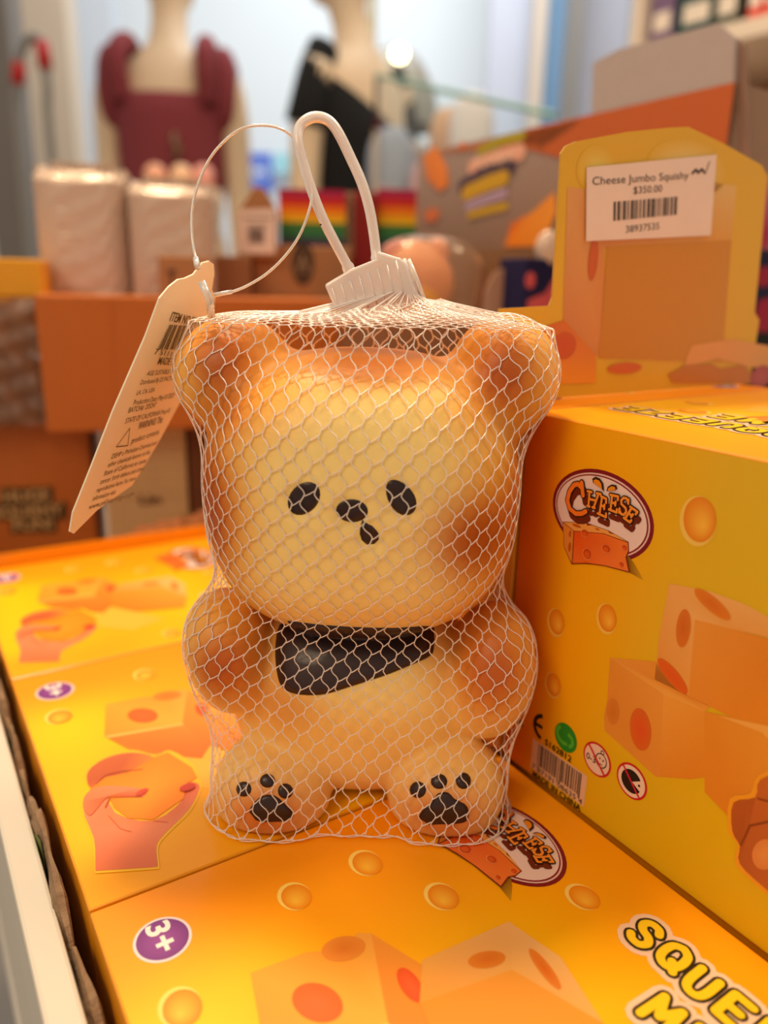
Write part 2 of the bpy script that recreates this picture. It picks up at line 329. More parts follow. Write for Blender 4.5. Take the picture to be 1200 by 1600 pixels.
def hand(ar, px):
    Q = lambda L: [px(*p) for p in L]
    def PL(pts, cols, l): ar.poly(*rounded(pts, cols), l)
    out = [(148, 1356), (149, 1363), (157, 1364), (241, 1358), (249, 1356), (249, 1349), (248, 1322), (263, 1302), (298, 1267), (316, 1230), (310, 1212), (300, 1192), (266, 1172), (243, 1179), (204, 1171), (163, 1181), (134, 1203), (133, 1218), (141, 1236), (126, 1259), (144, 1312)]
    PL(Q(out), '#ffc21e', 3)
    PL(Q([(149, 1353), (150, 1360), (158, 1360), (238, 1355), (246, 1353), (246, 1346), (245, 1320), (260, 1300), (295, 1265), (312, 1230), (300, 1222), (287, 1228), (285, 1250), (240, 1282), (180, 1270), (160, 1228), (130, 1260), (147, 1310)]),
            ['#e87444', '#e87444', '#e87444', '#e47040', '#e47040', '#e47040', '#ee8050', '#f08858', '#f08a5c', '#ee7c50', '#e06038', '#d85a30', '#e87440', '#ee8450', '#ee8450', '#f08c60', '#f29468', '#ee8054'], 4)
    PL(Q([(138, 1226), (138, 1205), (165, 1185), (205, 1176), (242, 1184), (225, 1202), (180, 1212), (150, 1230)]), ['#c86030', '#cc6434', '#d46c3a', '#d06838', '#e88a30', '#f09030', '#c85c2c', '#d86c3c'], 5)
    ar.fan(px(225, 1240), Q([(140, 1234), (165, 1215), (200, 1208), (240, 1184), (262, 1176), (300, 1200), (308, 1215), (290, 1226), (287, 1248), (240, 1281), (200, 1279), (178, 1262), (170, 1245)]), '#ff9c22', '#ff8c10', 6)
    PL(Q([(130, 1260), (135, 1241), (160, 1229), (215, 1232), (229, 1240), (215, 1247), (172, 1245), (152, 1264), (140, 1275)]), ['#ee8050', '#ee8656', '#f08c5c', '#f08c5c', '#e46a40', '#e06a3c', '#d46030', '#e47448', '#e87848'], 7)
    ar.rib(Q([(150, 1226), (165, 1212), (190, 1206), (222, 1203)]), .0005, '#b04c20', 7); ar.rib(Q([(165, 1262), (172, 1247), (200, 1246), (222, 1246)]), .0005, '#b8502a', 8)
    ar.rib(Q([(170, 1275), (188, 1295), (205, 1300)]), .0004, '#d86838', 5); ar.rib(Q([(240, 1283), (262, 1285)]), .0004, '#d86838', 5)
    ar.ell(px(222, 1239), .0024, .0013, '#d44c30', 10, rot=-1.2); ar.ell(px(293, 1232), .002, .0028, '#d04428', 11)
def bubble(ar, word, a0, b0, w, h, gap):
    """rounded comic capitals: halo, black outline, yellow fill"""
    G = {'S': [[(.9, .82), (.7, 1), (.3, 1), (.1, .78), (.3, .56), (.7, .46), (.9, .24), (.7, 0), (.3, 0), (.1, .14)]],
         'Q': [[(.5, 1), (.15, .85), (.05, .5), (.15, .15), (.5, 0), (.85, .15), (.95, .5), (.85, .85), (.5, 1)], [(.6, .3), (.95, -.02)]],
         'U': [[(.08, 1), (.1, .3), (.3, .02), (.7, .02), (.9, .3), (.92, 1)]], 'E': [[(.9, 1), (.12, 1), (.1, 0), (.92, 0)], [(.12, .5), (.75, .5)]],
         'Z': [[(.1, 1), (.9, 1), (.1, 0), (.92, 0)]], 'M': [[(.02, 0), (.1, 1), (.5, .35), (.9, 1), (.98, 0)]]}
    for l, t, col in ((2, .0072, '#f3cfae'), (3, .0040, '#241a0c'), (4, .0024, '#ffd21c')):
        x = a0
        for i, ch in enumerate(word):
            for st in G[ch]:
              if ch in 'SQU' and len(st) > 3: st = [tuple(p) for p in cr_spline(st, 3)]
              ar.rib([(x + (p[0] - .06 * p[1]) * w, b0 + p[1] * h + .0006 * math.sin(i * 2.1)) for p in st], t, col, l)
            x += gap
def make_top(root, flip, hidden=False):
    if flip: W = lambda a, b, l: np.array([S - a, SV - b, HB + l])
    else: W = lambda a, b, l: np.array([a, b, HB + l])
    N = lambda: Art(W)
    a = N(); panel(a, S, SV, top_col); 
    for c, r in (((.0235, .0770), .0052), ((.0245, .0523), .0050), ((.0465, .0890), .0050), ((.0680, .1245), .0048), ((.0425, .0126), .0054), ((.1290, .0960), .005), ((.1420, .0760), .0045)): hole(a, c, r)
    a.mb.build('printed_lid', PRINT, root)
    a = N(); c = (.0195, .0147); a.ell(c, .0077, .0077, '#e9d9de', 1, n=40); a.ell(c, .0069, .0069, '#7a3484', 2, n=40, cc='#9a4aa0')
    for l, of in ((3, .03),): a.text('3+', (c[0] - .0008, c[1] - .0030), .0064, '#f4ece6', l, anchor=.5, offset=of, width=.0105)
    tag(a.mb.build('age_badge', PRINT, root), 'round purple 3+ badge with white rim')
    a = N(); logo(a, lambda x, y: (((x - 27.5) * 1.08 + 29.3) / 1000, ((y - 106.6) * 1.08 + 123.4) / 1000), W); tag(a.mb.build('emblem', PRINT, root), 'oval cheese emblem with a red border')
    a = N(); cubes(a, lambda x, y: (x / 1000, y / 1000)); a.mb.build('cheese_picture', PRINT, root)
    a = N(); hand(a, PT2.px); a.mb.build('hand_picture', PRINT, root)
    a = N(); tb = .1085 if flip else .1245; ta = .0835
    bubble(a, 'SQUEEZE', ta, tb, .0062, .0088, .0091); bubble(a, 'ME', ta + .0185, tb - .0165, .0066, .0092, .0098); tag(a.mb.build('title_lettering', PRINT, root), 'yellow bubble lettering outlined in black')
def make_side(root):
    W = lambda a, b, l: np.array([a, -l, b]); N = lambda: Art(W); X = PSD.px
    a = N(); panel(a, S, HB, side_col)
    for p, r in (((1092, 812), .0050), ((948, 966), .0036), ((869, 972), .0036), ((864, 1070), .0034)): hole(a, X(*p), r, .35, rb=r * 1.25)
    a.mb.build('printed_side', PRINT, root)
    a = N(); logo(a, lambda x, y: (x / 1000, y / 1000), W); tag(a.mb.build('emblem', PRINT, root), 'oval cheese emblem with a red border')
    a = N(); F = lambda L, c, l=2: a.poly([X(*q) for q in L], tone(c), l)
    F([(1045, 912), (1110, 925), (1165, 945), (1212, 972), (1215, 1000), (1150, 985), (1085, 968)], ['#eda860', '#f0b070', '#eeae68', '#eaa860', '#eaa054', '#e89c50', '#efb070'])
    F([(1045, 912), (1085, 968), (1075, 1088), (1022, 1062), (1028, 1000)], ['#eda860', '#ecaa64', '#e89a48', '#e08c38', '#e69c4c'])
    F([(1085, 968), (1150, 985), (1225, 1005), (1225, 1150), (1140, 1120), (1075, 1088)], ['#e89030', '#e48420', '#de780e', '#e28018', '#e07e18', '#e4862a'])
    F([(952, 1028), (1022, 1034), (1075, 1088), (1110, 1104), (1100, 1112), (1036, 1085)], ['#e8983c', '#e48a2c', '#dc7a20', '#e48a2c', '#eca044', '#f0a84c'])
    F([(952, 1028), (1036, 1085), (1030, 1214), (1024, 1214), (944, 1142), (943, 1120), (948, 1095)], ['#e08a2c', '#e69438', '#e0882c', '#dc842a', '#de8a30', '#d8822a', '#dc8428'])
    F([(1036, 1085), (1100, 1112), (1100, 1215), (1078, 1218), (1030, 1214)], ['#eea040', '#e6902c', '#dc7c14', '#dc7c14', '#e08420'])
    F([(1100, 1112), (1140, 1120), (1225, 1150), (1230, 1380), (1150, 1290), (1100, 1238)], ['#e0841c', '#e28820', '#e8942c', '#d87412', '#da7812', '#dc7c14'])
    F([(1120, 1118), (1190, 1145), (1225, 1180), (1225, 1140)], '#f0ac54', 3)
    for p, ra, rb, rt, c0, c1 in (((1112, 944), .0062, .0022, -.35, '#e07e18', '#d86a08'), ((1067, 982), .0023, .0058, 0, '#d8741c', '#d06408'), ((1000, 1140), .0040, .0068, .12, '#d8661a', '#e0501a'), ((957, 1112), .0026, .0046, 0, '#d8822a', '#d07418'), ((1050, 1056), .0062, .0024, -.5, '#dc6410', '#e05410')):
        a.ell(X(*p), ra, rb, c0, 3, rot=rt, cc=c1)
    a.mb.build('cheese_picture', PRINT, root)
    a = N(); F = lambda L, c, l=2: a.poly(*rounded([X(*q) for q in L], c), l)
    F([(1140, 1248), (1172, 1240), (1185, 1212), (1240, 1205), (1290, 1300), (1300, 1480), (1200, 1400), (1150, 1352), (1152, 1320), (1138, 1298)], '#f0a020', 4)
    F([(1146, 1254), (1180, 1246), (1188, 1218), (1240, 1212), (1290, 1300), (1300, 1470), (1200, 1392), (1156, 1350), (1156, 1322), (1144, 1298)], ['#b4561e', '#b0541e', '#c46424', '#c46424', '#cc6a2a', '#cc6a2a', '#c86a30', '#b45a28', '#a85020', '#b05420'], 5)
    a.rib([X(1158, 1320), X(1172, 1290), X(1210, 1282), X(1240, 1290)], .0006, '#8a3c14', 6); a.rib([X(1185, 1248), X(1240, 1262)], .0006, '#8a3c14', 6)
    a.ell(X(1195, 1335), .0030, .0052, '#dc8440', 6, rot=-.3, cc='#e4944c')
    a.mb.build('hand_picture', PRINT, root)
    a = N(); k = '#1a1008'
    for c0 in ((.0105, .0216), (.0200, .0216)):
        a.ring(c0, .0052, .0052, .0015, k, 2, a0=math.pi * .56, a1=math.pi * 1.44)
    a.rib([(.0155, .0216), (.0195, .0216)], .0013, k, 2, caps=False); a.mb.build('conformity_mark', PRINT, root)
    a = N(); c = X(883, 1153); a.ell(c, .0052, .0052, '#1f8a24', 2); a.ring((c[0] - .0006, c[1] + .0006), .0040, .0036, .0013, '#55b030', 3, a0=2.2, a1=5.2); a.ring((c[0] + .001, c[1] - .0004), .0030, .0028, .0013, '#55b030', 3, a0=-1.2, a1=1.6); a.mb.build('recycling_mark', PRINT, root)
    a = N(); c = X(932, 1187); a.ell(c, .0059, .0059, '#cc1c20', 2, n=36); a.ell(c, .0052, .0052, '#efc8ac', 3, n=36)
    a.ring((c[0] + .0018, c[1] + .0006), .0024, .0026, .00035, k, 4); a.ring((c[0] + .002, c[1] + .0037), .0008, .0008, .0003, k, 4, n=12)
    for dx, dy in ((.0012, .0012), (.0026, .0010)): a.ell((c[0] + dx, c[1] + dy), .0003, .0004, k, 4, n=8)
    a.ring((c[0] + .0018, c[1] - .0012), .0009, .0007, .0003, k, 4, n=10, a0=.4, a1=2.7)
    a.text('0-3', (c[0] - .0044, c[1] - .0018), .0024, k, 4, width=.0040, offset=.01); a.rib([(c[0] - .0036, c[1] + .0036), (c[0] + .0036, c[1] - .0036)], .0008, '#d02030', 5); a.mb.build('age_warning_mark', PRINT, root)
    a = N(); c = X(986, 1221); a.ell(c, .0059, .0059, '#cc1c20', 2, n=36); a.ell(c, .0052, .0052, '#efd0b4', 3, n=36)
    T = np.linspace(.55, 2 * math.pi - .45, 26); a.fan((c[0] + .0002, c[1]), [(c[0] + .0039 * math.cos(x), c[1] + .0039 * math.sin(x)) for x in T] + [(c[0] + .0002, c[1])], k, k, 4)
    a.ell((c[0] + .0030, c[1] + .0002), .00045, .00045, k, 4, n=8); a.rib([(c[0] - .0036, c[1] + .0038), (c[0] + .0036, c[1] - .0038)], .0007, '#d02030', 5); a.mb.build('swallowing_warning_mark', PRINT, root)
    a = N(); a.poly(mm([(15.4, 3.2), (41.6, 3.2), (41.6, 15.2), (15.4, 15.2)]), '#eab890', 2); a.barcode((.0185, .0062), .0208, .0085, 3, 4, k, tall=True)
    a.text('7 87191 08635 4', (.0162, .0036), .0020, k, 4, width=.0245); a.text('S162812', (.0215, .0162), .0024, '#120a04', 5, width=.0128, offset=.018); a.text('MADE IN CHINA', (.0170, .0006), .0024, '#120a04', 5, width=.0235, offset=.018); a.mb.build('barcode_label', PRINT, root)
m_carton = mat('carton_edge_card', '#f09a08', 0.4, noise=0.05, nscale=30, coat=0.2)
def make_carton(label, P, flip=False, side=False, top=True, group='yellow cheese cartons'):
    base = P.o; t = thing('cheese_carton', label, 'carton', base, math.atan2(-D1[1], -D1[0]), group, local=True)
    b = MB(); b.box((0, 0, 0), (S, 0, 0), (0, SV, 0), (0, 0, HB)); b.build('carton_body', m_carton, t, bevel=0.0005)
    if top: make_top(t, flip)
    if side: make_side(t)
    return t
class PO:  # base point holder
    def __init__(s, o): s.o = o
DZ = UZ * -(HB + .0003)
def copy_thing(root, loc, label):
    r = root.copy(); C.objects.link(r); r.location = tuple(loc); r['label'] = label
    for ch in list(root.children):
        c = ch.copy(); C.objects.link(c); c.parent = r
    return r
c1 = make_carton('yellow cheese carton in front, its whole lid picture and badge nearest the camera', PO(ORG + DZ))
c2 = copy_thing(c1, ORG + D1 * .154 + DZ, 'yellow cheese carton behind the front one, hand squeezing cheese clear on its lid')
c3 = copy_thing(c1, ORG + D1 * .308 + DZ, 'blurred yellow cheese carton at the back of the left row, by the brown cartons')
rb = make_carton('tall-standing yellow cheese carton at right with barcode and warning marks on its side', PO(ORG + D2 * .1516 + UZ * .0), flip=True, side=True)
r2 = make_carton('yellow cheese carton with raised header card, behind the carton with the barcode', PO(ORG + D2 * .1508 + D1 * .1545), flip=True, side=False)
for i, lb in ((0, 'yellow cheese carton underneath the carton with the barcode'), (1, 'yellow cheese carton underneath the carton with the header card')):
    q = thing('cheese_carton', lb, 'carton', ORG + D2 * .1550 + D1 * .154 * i + DZ, math.atan2(-D1[1], -D1[0]), 'yellow cheese cartons', local=True)
    b = MB(); b.box((0, 0, 0), (S, 0, 0), (0, SV, 0), (0, 0, HB)); b.build('carton_body', m_carton, q, bevel=0.0005)

# header card of the rear upper carton (plane u = .018)
PH = Plane(ORG + D1 * .018 , D2, UZ)
W0 = lambda q, l=0: PH.w(q[0], q[1], l)
root = r2
def hloc(p):   # world -> local of r2
    q = np.array(p) - np.array(r2.location); return np.array([-(q @ D1), q @ D2, q[2]])
XY = [(738, 600), (738, 482), (858, 478), (863, 465), (876, 240), (884, 228), (900, 221), (980, 206), (1040, 200), (1075, 198), (1130, 224), (1190, 258), (1199, 275), (1190, 380), (1179, 488), (1235, 492), (1245, 500), (1245, 600)]
hp = [PH.px(*q) for q in XY]; zb = HB + .0006
for i in (0, len(hp) - 1): hp[i] = (hp[i][0], zb)
hp[0] = (.1515, zb); hp[1] = (.1515, hp[1][1]); hp[-1] = (.303, zb); hp[-2] = (.303, hp[-2][1]); hp[-3] = (.300, hp[-3][1])
b = MB(); b.prism([hloc(PH.w(a, c, 0)) for a, c in hp], -D1 * 0, '#e0b420'); b = MB()
nl = np.array([-.0006, 0, 0]); b.prism([hloc(PH.w(a, c, 0)) for a, c in hp], nl, '#c9a050'); hdr = b.build('header_card', MATTE, r2)
sgn = 1 if PH.n @ (-D1) > 0 else -1
ah = Art(lambda a, c, l: hloc(PH.w(a, c, sgn * l)), step=.0001)
X = PH.px
ah.poly(hp, '#e2ae1c', 1)
ah.ell(X(1075, 264), .024, .0105, '#e2ae1c', 2, cc='#ecd080', n=36); ah.ell(X(932, 266), .010, .008, '#e2ae1c', 2, cc='#e8cc60')
ah.poly([X(*q) for q in [(886, 292), (945, 300), (1110, 285), (1150, 290), (1142, 385), (945, 388), (940, 560), (878, 530)]], ['#e0a058', '#dc9850', '#e0b050', '#e4b868', '#e09c30', '#d8883a', '#d8883c', '#d08040'], 2)
ah.poly([X(*q) for q in [(948, 385), (1142, 375), (1128, 565), (935, 560)]], ['#cc8410', '#d08a10', '#d09020', '#cc8414'], 3)
ah.ell(X(926, 405), .0024, .0075, '#cc5c10', 4)
ah.poly([X(*q) for q in [(745, 600), (840, 600), (930, 598), (930, 555), (880, 500), (850, 510), (760, 560)]], ['#f09a14', '#f0961c', '#f0961c', '#e08020', '#d8701c', '#d86c24', '#e88c1c'], 4)
ah.ell(X(880, 540), .0062, .0050, '#cc5a14', 5, cc='#d05018')
ah.poly([X(*q) for q in [(1050, 598), (1042, 585), (1070, 570), (1110, 568), (1125, 576), (1160, 570), (1180, 590), (1180, 600)]], '#c47a20', 5)
ah.poly([X(*q) for q in [(1065, 575), (1080, 540), (1140, 530), (1200, 540), (1215, 580), (1165, 572), (1120, 560)]], '#e4a050', 4)
ah.ell(X(1188, 588), .0085, .0050, '#b04840', 6, cc='#c45850'); ah.ell(X(975, 575), .010, .0022, '#d4641a', 5)
tag(ah.mb.build('cheese_picture', PRINT, hdr))
a2 = Art(lambda a, c, l: hloc(PH.w(a, c, sgn * l)), step=.0001); cs = [X(*q) for q in [(914, 262), (1117, 242), (1108, 368), (913, 377)]]
a2.poly(cs, '#efd6c6', 8)
ex = np.array(cs[1]) - np.array(cs[0]); L = np.linalg.norm(ex); an = math.atan2(ex[1], ex[0]) * .8
def at_st(u, v): return tuple((np.array(cs[3]) * (1 - u) + np.array(cs[2]) * u) * (1 - v) + (np.array(cs[0]) * (1 - u) + np.array(cs[1]) * u) * v)
H_ = abs(cs[0][1] - cs[3][1])
a2.text('Cheese Jumbo Squishy', at_st(.04, .76), H_ * .115, '#2c2420', 9, ang=an, width=L * .73); a2.rib([at_st(.80, .80), at_st(.83, .84), at_st(.85, .80), at_st(.88, .84), at_st(.90, .80)], .0010, '#2c2420', 9); a2.rib([at_st(.91, .78), at_st(.94, .92)], .0005, '#2c2420', 9)
a2.text('$350.00', at_st(.34, .60), H_ * .105, '#2c2420', 9, ang=an, width=L * .22)
bc = Art(lambda a, c, l: a2.w(*tuple(np.array(at_st(0, 0)) + a * np.array([math.cos(an), math.sin(an)]) + c * np.array([-math.sin(an), math.cos(an)])), l), a2.mb, .0001)
bc.barcode((L * .195, H_ * .245), L * .50, H_ * .27, 9, 11); a2.text('38937535', at_st(.29, .09), H_ * .105, '#2c2420', 9, ang=an, width=L * .26)
tag(a2.mb.build('price_sticker', MATTE, hdr), 'cream sticker with a price and barcode')

# torn grey cardboard strip between the cartons and the table edge board
b = MB(); n = 90; P = []; tp = []
for i in range(n):
    u = -.12 + i * .42 / (n - 1); j = .0022 * math.sin(i * .9) + .0016 * rng.standard_normal() + .003 * math.sin(i * .23)
    tp.append((u, -.0050 + .0005 * math.sin(i * .4), -.0065 + j, .0016 + .0006 * math.sin(i * .7)))
w3 = lambda u, v, z: ORG + D1 * u + D2 * v + UZ * z
b.grid([[w3(u, v - th_, -.133), w3(u, v - th_, z - .004), w3(u, v - th_ * .3, z), w3(u, v + th_ * .6, z + .0006 * math.sin(i)), w3(u, v + th_, z - .003), w3(u, v + th_, -.133)] for i, (u, v, z, th_) in enumerate(tp)])
tag(b.build('torn_cardboard_strip', mat('torn_card', '#8d7156', 0.85, noise=0.35, nscale=160, bump=0.4, bscale=500), base=w3(.1, -.006, -.133)), 'torn edge of a grey-brown display tray between white board and yellow cartons', 'cardboard')

b = MB(); b.grid([[w3(u, v - th_ - .0004, -.04), w3(u, v - th_ - .0004, z - .0035 + .002 * math.sin(i * 1.3))] for i, (u, v, z, th_) in enumerate(tp[34:70])]); tag(b.build('green_printed_sheet', mat('green_print', '#6f7a3c', .7, noise=.4, nscale=120), base=w3(.1, -.008, -.04)), 'sliver of green printed card against the torn tray edge', 'card')

# ---------------------------------------------------------------- the bread-bear toy
YB = 0.245
def surface_nets(vol, org, h):
    ins = vol < 0; nx, ny, nz = vol.shape; c = lambda a, d: a[d[0]:nx - 1 + d[0], d[1]:ny - 1 + d[1], d[2]:nz - 1 + d[2]]
    acc = np.zeros((nx - 1, ny - 1, nz - 1, 3)); cnt = np.zeros((nx - 1, ny - 1, nz - 1))
    for ax in range(3):
        for i in (0, 1):
            for j in (0, 1):
                d = [0, 0, 0]; o = [k for k in range(3) if k != ax]; d[o[0]] = i; d[o[1]] = j; e = list(d); e[ax] = 1
                A, B = c(vol, d), c(vol, e); m = (A < 0) != (B < 0); t = np.where(m, A / np.where(m, A - B, 1), 0)
                p = np.zeros(acc.shape); p[..., o[0]] = i; p[..., o[1]] = j; p[..., ax] = t; acc += p * m[..., None]; cnt += m
    act = cnt > 0; idx = -np.ones(cnt.shape, int); idx[act] = np.arange(act.sum()); g = np.stack(np.meshgrid(*[np.arange(k) for k in cnt.shape], indexing='ij'), -1)
    V = (g[act] + acc[act] / cnt[act][:, None]) * h + org; F = []
    for ax in range(3):
        o = [(ax + 1) % 3, (ax + 2) % 3]; sl0 = [slice(1, -1)] * 3; sl1 = [slice(1, -1)] * 3; sl0[ax] = slice(0, -1); sl1[ax] = slice(1, None)
        A = ins[tuple(sl0)]; B = ins[tuple(sl1)]
        for fl, (m) in ((0, A & ~B), (1, ~A & B)):
            q = np.argwhere(m); base = q.copy(); 
            for k in o: base[:, k] += 1
            r = []
            for (i, j) in ((0, 0), (1, 0), (1, 1), (0, 1)):
                s_ = base.copy(); s_[:, o[0]] -= 1 - i; s_[:, o[1]] -= 1 - j; r.append(idx[s_[:, 0], s_[:, 1], s_[:, 2]])
            r = np.stack(r, 1); F.append(r[:, ::-1] if fl else r)
    return V, np.concatenate(F)
def rotv(ang): c_, s_ = math.cos(ang), math.sin(ang); return c_, s_
def ellip(X, px, py, Y, rx, ry, rd, p=2.0, rot=0.0, dy=0.0):
    """signed distance (approx.) of a superellipsoid whose centre projects to px,py at depth Y"""
    c = atY(px, py, Y); k = float((c - CP) @ CF) / FPX; a, b_ = rx * k, ry * k
    x, y, z = X[..., 0] - c[0], X[..., 1] - c[1], X[..., 2] - c[2]
    cc, ss = math.cos(rot), math.sin(rot); x2 = cc * x + ss * z; z2 = -ss * x + cc * z
    f = (np.abs(x2 / a) ** p + np.abs(y / rd) ** p + np.abs(z2 / b_) ** p) ** (1 / p)
    return (f - 1) * min(a, b_, rd) * np.clip(f, .6, 1.2) ** .0
def smin(a, b, k): h_ = np.clip(.5 + .5 * (b - a) / k, 0, 1); return b * (1 - h_) + a * h_ - k * h_ * (1 - h_)
def wx(px, py, Y): q = atY(px, py, Y); return q[0], q[2]
def bear_sdf(X):
    head = ellip(X, 566, 775, .245, 236, 208, .0400, 2.5)
    head = smin(head, ellip(X, 566, 692, .247, 192, 134, .036, 2.5), .012)
    head = smin(head, ellip(X, 367, 583, .248, 90, 86, .0215, 2.1, .2), .006)
    head = smin(head, ellip(X, 784, 588, .248, 84, 92, .0215, 2.1, -.2), .006)
    # small sockets around the pressed-in features
    for (px, py, r_) in EYES:
        c = atY(px, py, .21); d = np.hypot(X[..., 0] - c[0], X[..., 2] - c[2]); head = head + .0011 * np.exp(-(d / (r_)) ** 4) * (X[..., 1] < .24)
    body = ellip(X, 563, 1072, .249, 196, 150, .0320, 2.3)
    body = smin(body, ellip(X, 362, 1015, .236, 66, 98, .0200, 2.1, .22), .0032)
    body = smin(body, ellip(X, 764, 1045, .236, 68, 108, .0200, 2.1, -.12), .0032)
    for px in (427, 695): body = smin(body, ellip(X, px, 1228, .2255, 91, 83, .0185, 2.15), .0018)
    d = smin(head, body, .0025)
    return np.maximum(d, .0009 - X[..., 2])
EYES = [(475, 779, .0052), (627, 778, .0052), (550, 798, .0048), (577, 834, .0038)]
h = .00115; lo = np.array([-.075, .195, -.002]); N3 = [int(k) for k in np.array([.135, .10, .168]) / h]
gx = np.stack(np.meshgrid(*[lo[i] + h * np.arange(N3[i]) for i in range(3)], indexing='ij'), -1)
BV, BF = surface_nets(bear_sdf(gx), lo, h)
bear_bvh = BVHTree.FromPolygons([tuple(v) for v in BV], [tuple(map(int, f)) for f in BF])
def patch(px, py, rx, ry, Y=.215, rot=0.0, pw=2):
    c = atY(px, py, Y); k = float((c - CP) @ CF) / FPX; x, z = BV[:, 0] - c[0], BV[:, 2] - c[2]
    x2 = math.cos(rot) * x + math.sin(rot) * z; z2 = -math.sin(rot) * x + math.cos(rot) * z
    return np.exp(-(((x2 / (rx * k)) ** 2 + (z2 / (ry * k)) ** 2)) ** (pw / 2))
cream, gold, toast, burnt = [np.array(lin(k)) for k in ('#ffdc88', '#f4aa38', '#cf6612', '#a2440c')]
col = np.tile(cream, (len(BV), 1))
def mixc(c, w_): global col; w_ = np.clip(w_, 0, 1)[:, None]; col = col * (1 - w_) + c * w_
Yv = BV[:, 1]; side = np.clip((Yv - .222) / .03, 0, 1); mixc(gold, side * .75)
for a_ in ((566, 560, 190, 50, .9), (325, 790, 85, 180, .9), (805, 800, 90, 180, .95), (372, 590, 120, 105, .95), (785, 600, 115, 110, .9), (360, 1010, 95, 120, .8), (765, 1040, 100, 130, .8), (430, 1130, 80, 60, .5), (470, 1150, 120, 70, .35), (640, 1170, 120, 50, .35), (560, 960, 200, 30, .25)):
    mixc(gold, a_[4] * patch(*a_[:4], pw=3))
for a_ in ((322, 800, 56, 125, 1), (335, 565, 66, 66, .95), (340, 650, 52, 44, .7), (797, 590, 62, 76, 1), (745, 836, 78, 76, .95), (580, 576, 125, 32, .75), (348, 1050, 62, 66, 1), (770, 1056, 62, 86, .95), (420, 1252, 78, 58, .95), (692, 1255, 80, 60, .9), (815, 800, 30, 130, .5), (440, 1120, 50, 40, .4)):
    mixc(toast, a_[4] * patch(*a_[:4], pw=2.5))
for a_ in ((315, 800, 32, 90, .6), (318, 575, 36, 50, .5), (802, 585, 34, 48, .5), (750, 840, 50, 46, .5), (338, 1050, 34, 40, .45), (778, 1060, 36, 56, .45)):
    mixc(burnt, a_[4] * patch(*a_[:4], pw=2.5))
m_bear = mat('airbrushed_foam', attr=True, rough=0.42, noise=0.05, nscale=350, bump=0.06, bscale=900, sss=0.12, sssr=(.006, .003, .001), spec=0.4)
FOOT = atY(563, 1290, .235); FOOT[2] = 0
toy = thing('bear_toy', 'golden squishy foam bread-bear sitting in a net bag on the cartons', 'toy', FOOT)
me = bpy.data.meshes.new('bear_body'); me.from_pydata([tuple(v - FOOT) for v in BV], [], [tuple(map(int, f)) for f in BF])
ca = me.color_attributes.new('Col', 'FLOAT_COLOR', 'POINT'); ca.data.foreach_set('color', np.concatenate([col, np.ones((len(col), 1))], 1).astype(np.float32).ravel())
me.polygons.foreach_set('use_smooth', [True] * len(me.polygons)); me.materials.append(m_bear)
bo = bpy.data.objects.new('bear_body', me); C.objects.link(bo); bo.parent = toy
sm_ = bo.modifiers.new('smooth', 'SMOOTH'); sm_.factor = .5; sm_.iterations = 3
m_choc = mat('dark_brown_paint', '#2a0f08', 0.38, noise=0.15, nscale=300, coat=0.15)
def front_hit(px, py, inset=.0):
    """point of the toy's front that the photo shows at px,py"""
    d = ray(px, py); d = d / np.linalg.norm(d); hit, n_, i_, t_ = bear_bvh.ray_cast(Vector(CP), Vector(d)); return (np.array(hit), np.array(n_)) if hit is not None else (None, None)
def decal(name, outline, depth, parent, m, rings=5, dome=0.0, label=None, sink=.0006):
    """solid patch that follows the toy's surface: outline in photo pixels, own thickness"""
    c = np.mean(outline, 0); n = len(outline); b = MB(); R_ = []; M_ = []
    for k in range(rings + 1):
        f = k / rings; row = []
        for p in outline:
            q = c + (np.array(p) - c) * max(f, .02); hp_, nn = front_hit(*q); nn = nn / np.linalg.norm(nn)
            if nn @ (CP - hp_) < 0: nn = -nn
            row.append(hp_ + nn * (depth * (1 - max(0, (f - .82) / .18) ** 2 * .8) + dome * (1 - f * f)))
        R_.append(row)
    back = []
    for p in outline: hp_, nn = front_hit(*p); nn = nn if nn @ (CP - hp_) > 0 else -nn; back.append(hp_ - nn * sink)
    R_.append(back); b.grid(R_, closed_v=True)
    o = b.build(name, m, parent, smooth=True)
    if label: o['label'] = label
    return o
def eo(px, py, rx, ry, rot, n=22, egg=0.0):
    out = []
    for t in np.linspace(0, 2 * math.pi, n, endpoint=False):
        x, y = rx * math.cos(t) * (1 + egg * math.sin(t)), ry * math.sin(t); out.append((px + x * math.cos(rot) - y * math.sin(rot), py + x * math.sin(rot) + y * math.cos(rot)))
    return out
decal('eye', eo(475, 779, 22, 29, .75), .0002, toy, m_choc, dome=.0004)
decal('eye', eo(626, 777, 20, 31, -.6, egg=.12), .0002, toy, m_choc, dome=.0004)
decal('nose', eo(550, 798, 25, 18, .05), .0002, toy, m_choc, dome=.0004)
decal('mouth', [(566, 812), (572, 817), (582, 822), (591, 832), (592, 843), (585, 850), (573, 851), (565, 844), (562, 834), (563, 822)], .0002, toy, m_choc, dome=.0003)
bib = [(450, 970), (500, 976), (560, 980), (620, 981), (672, 978), (678, 990), (678, 1010), (672, 1025), (640, 1040), (600, 1056), (550, 1072), (510, 1084), (480, 1086), (455, 1082), (440, 1072), (433, 1050), (430, 1015), (434, 985), (440, 974)]
def dens(L, k=3):
    P = [np.array(L[-1])] + [np.array(p, float) for p in L] + [np.array(L[0], float)]; Q = cr_spline([np.append(p, 0) for p in P], k)
    return [(q[0], q[1]) for q in Q[k:-k - 1]]
def dens0(L, k=3): return [tuple(np.array(L[i]) * (1 - j / k) + np.array(L[(i + 1) % len(L)]) * j / k) for i in range(len(L)) for j in range(k)]
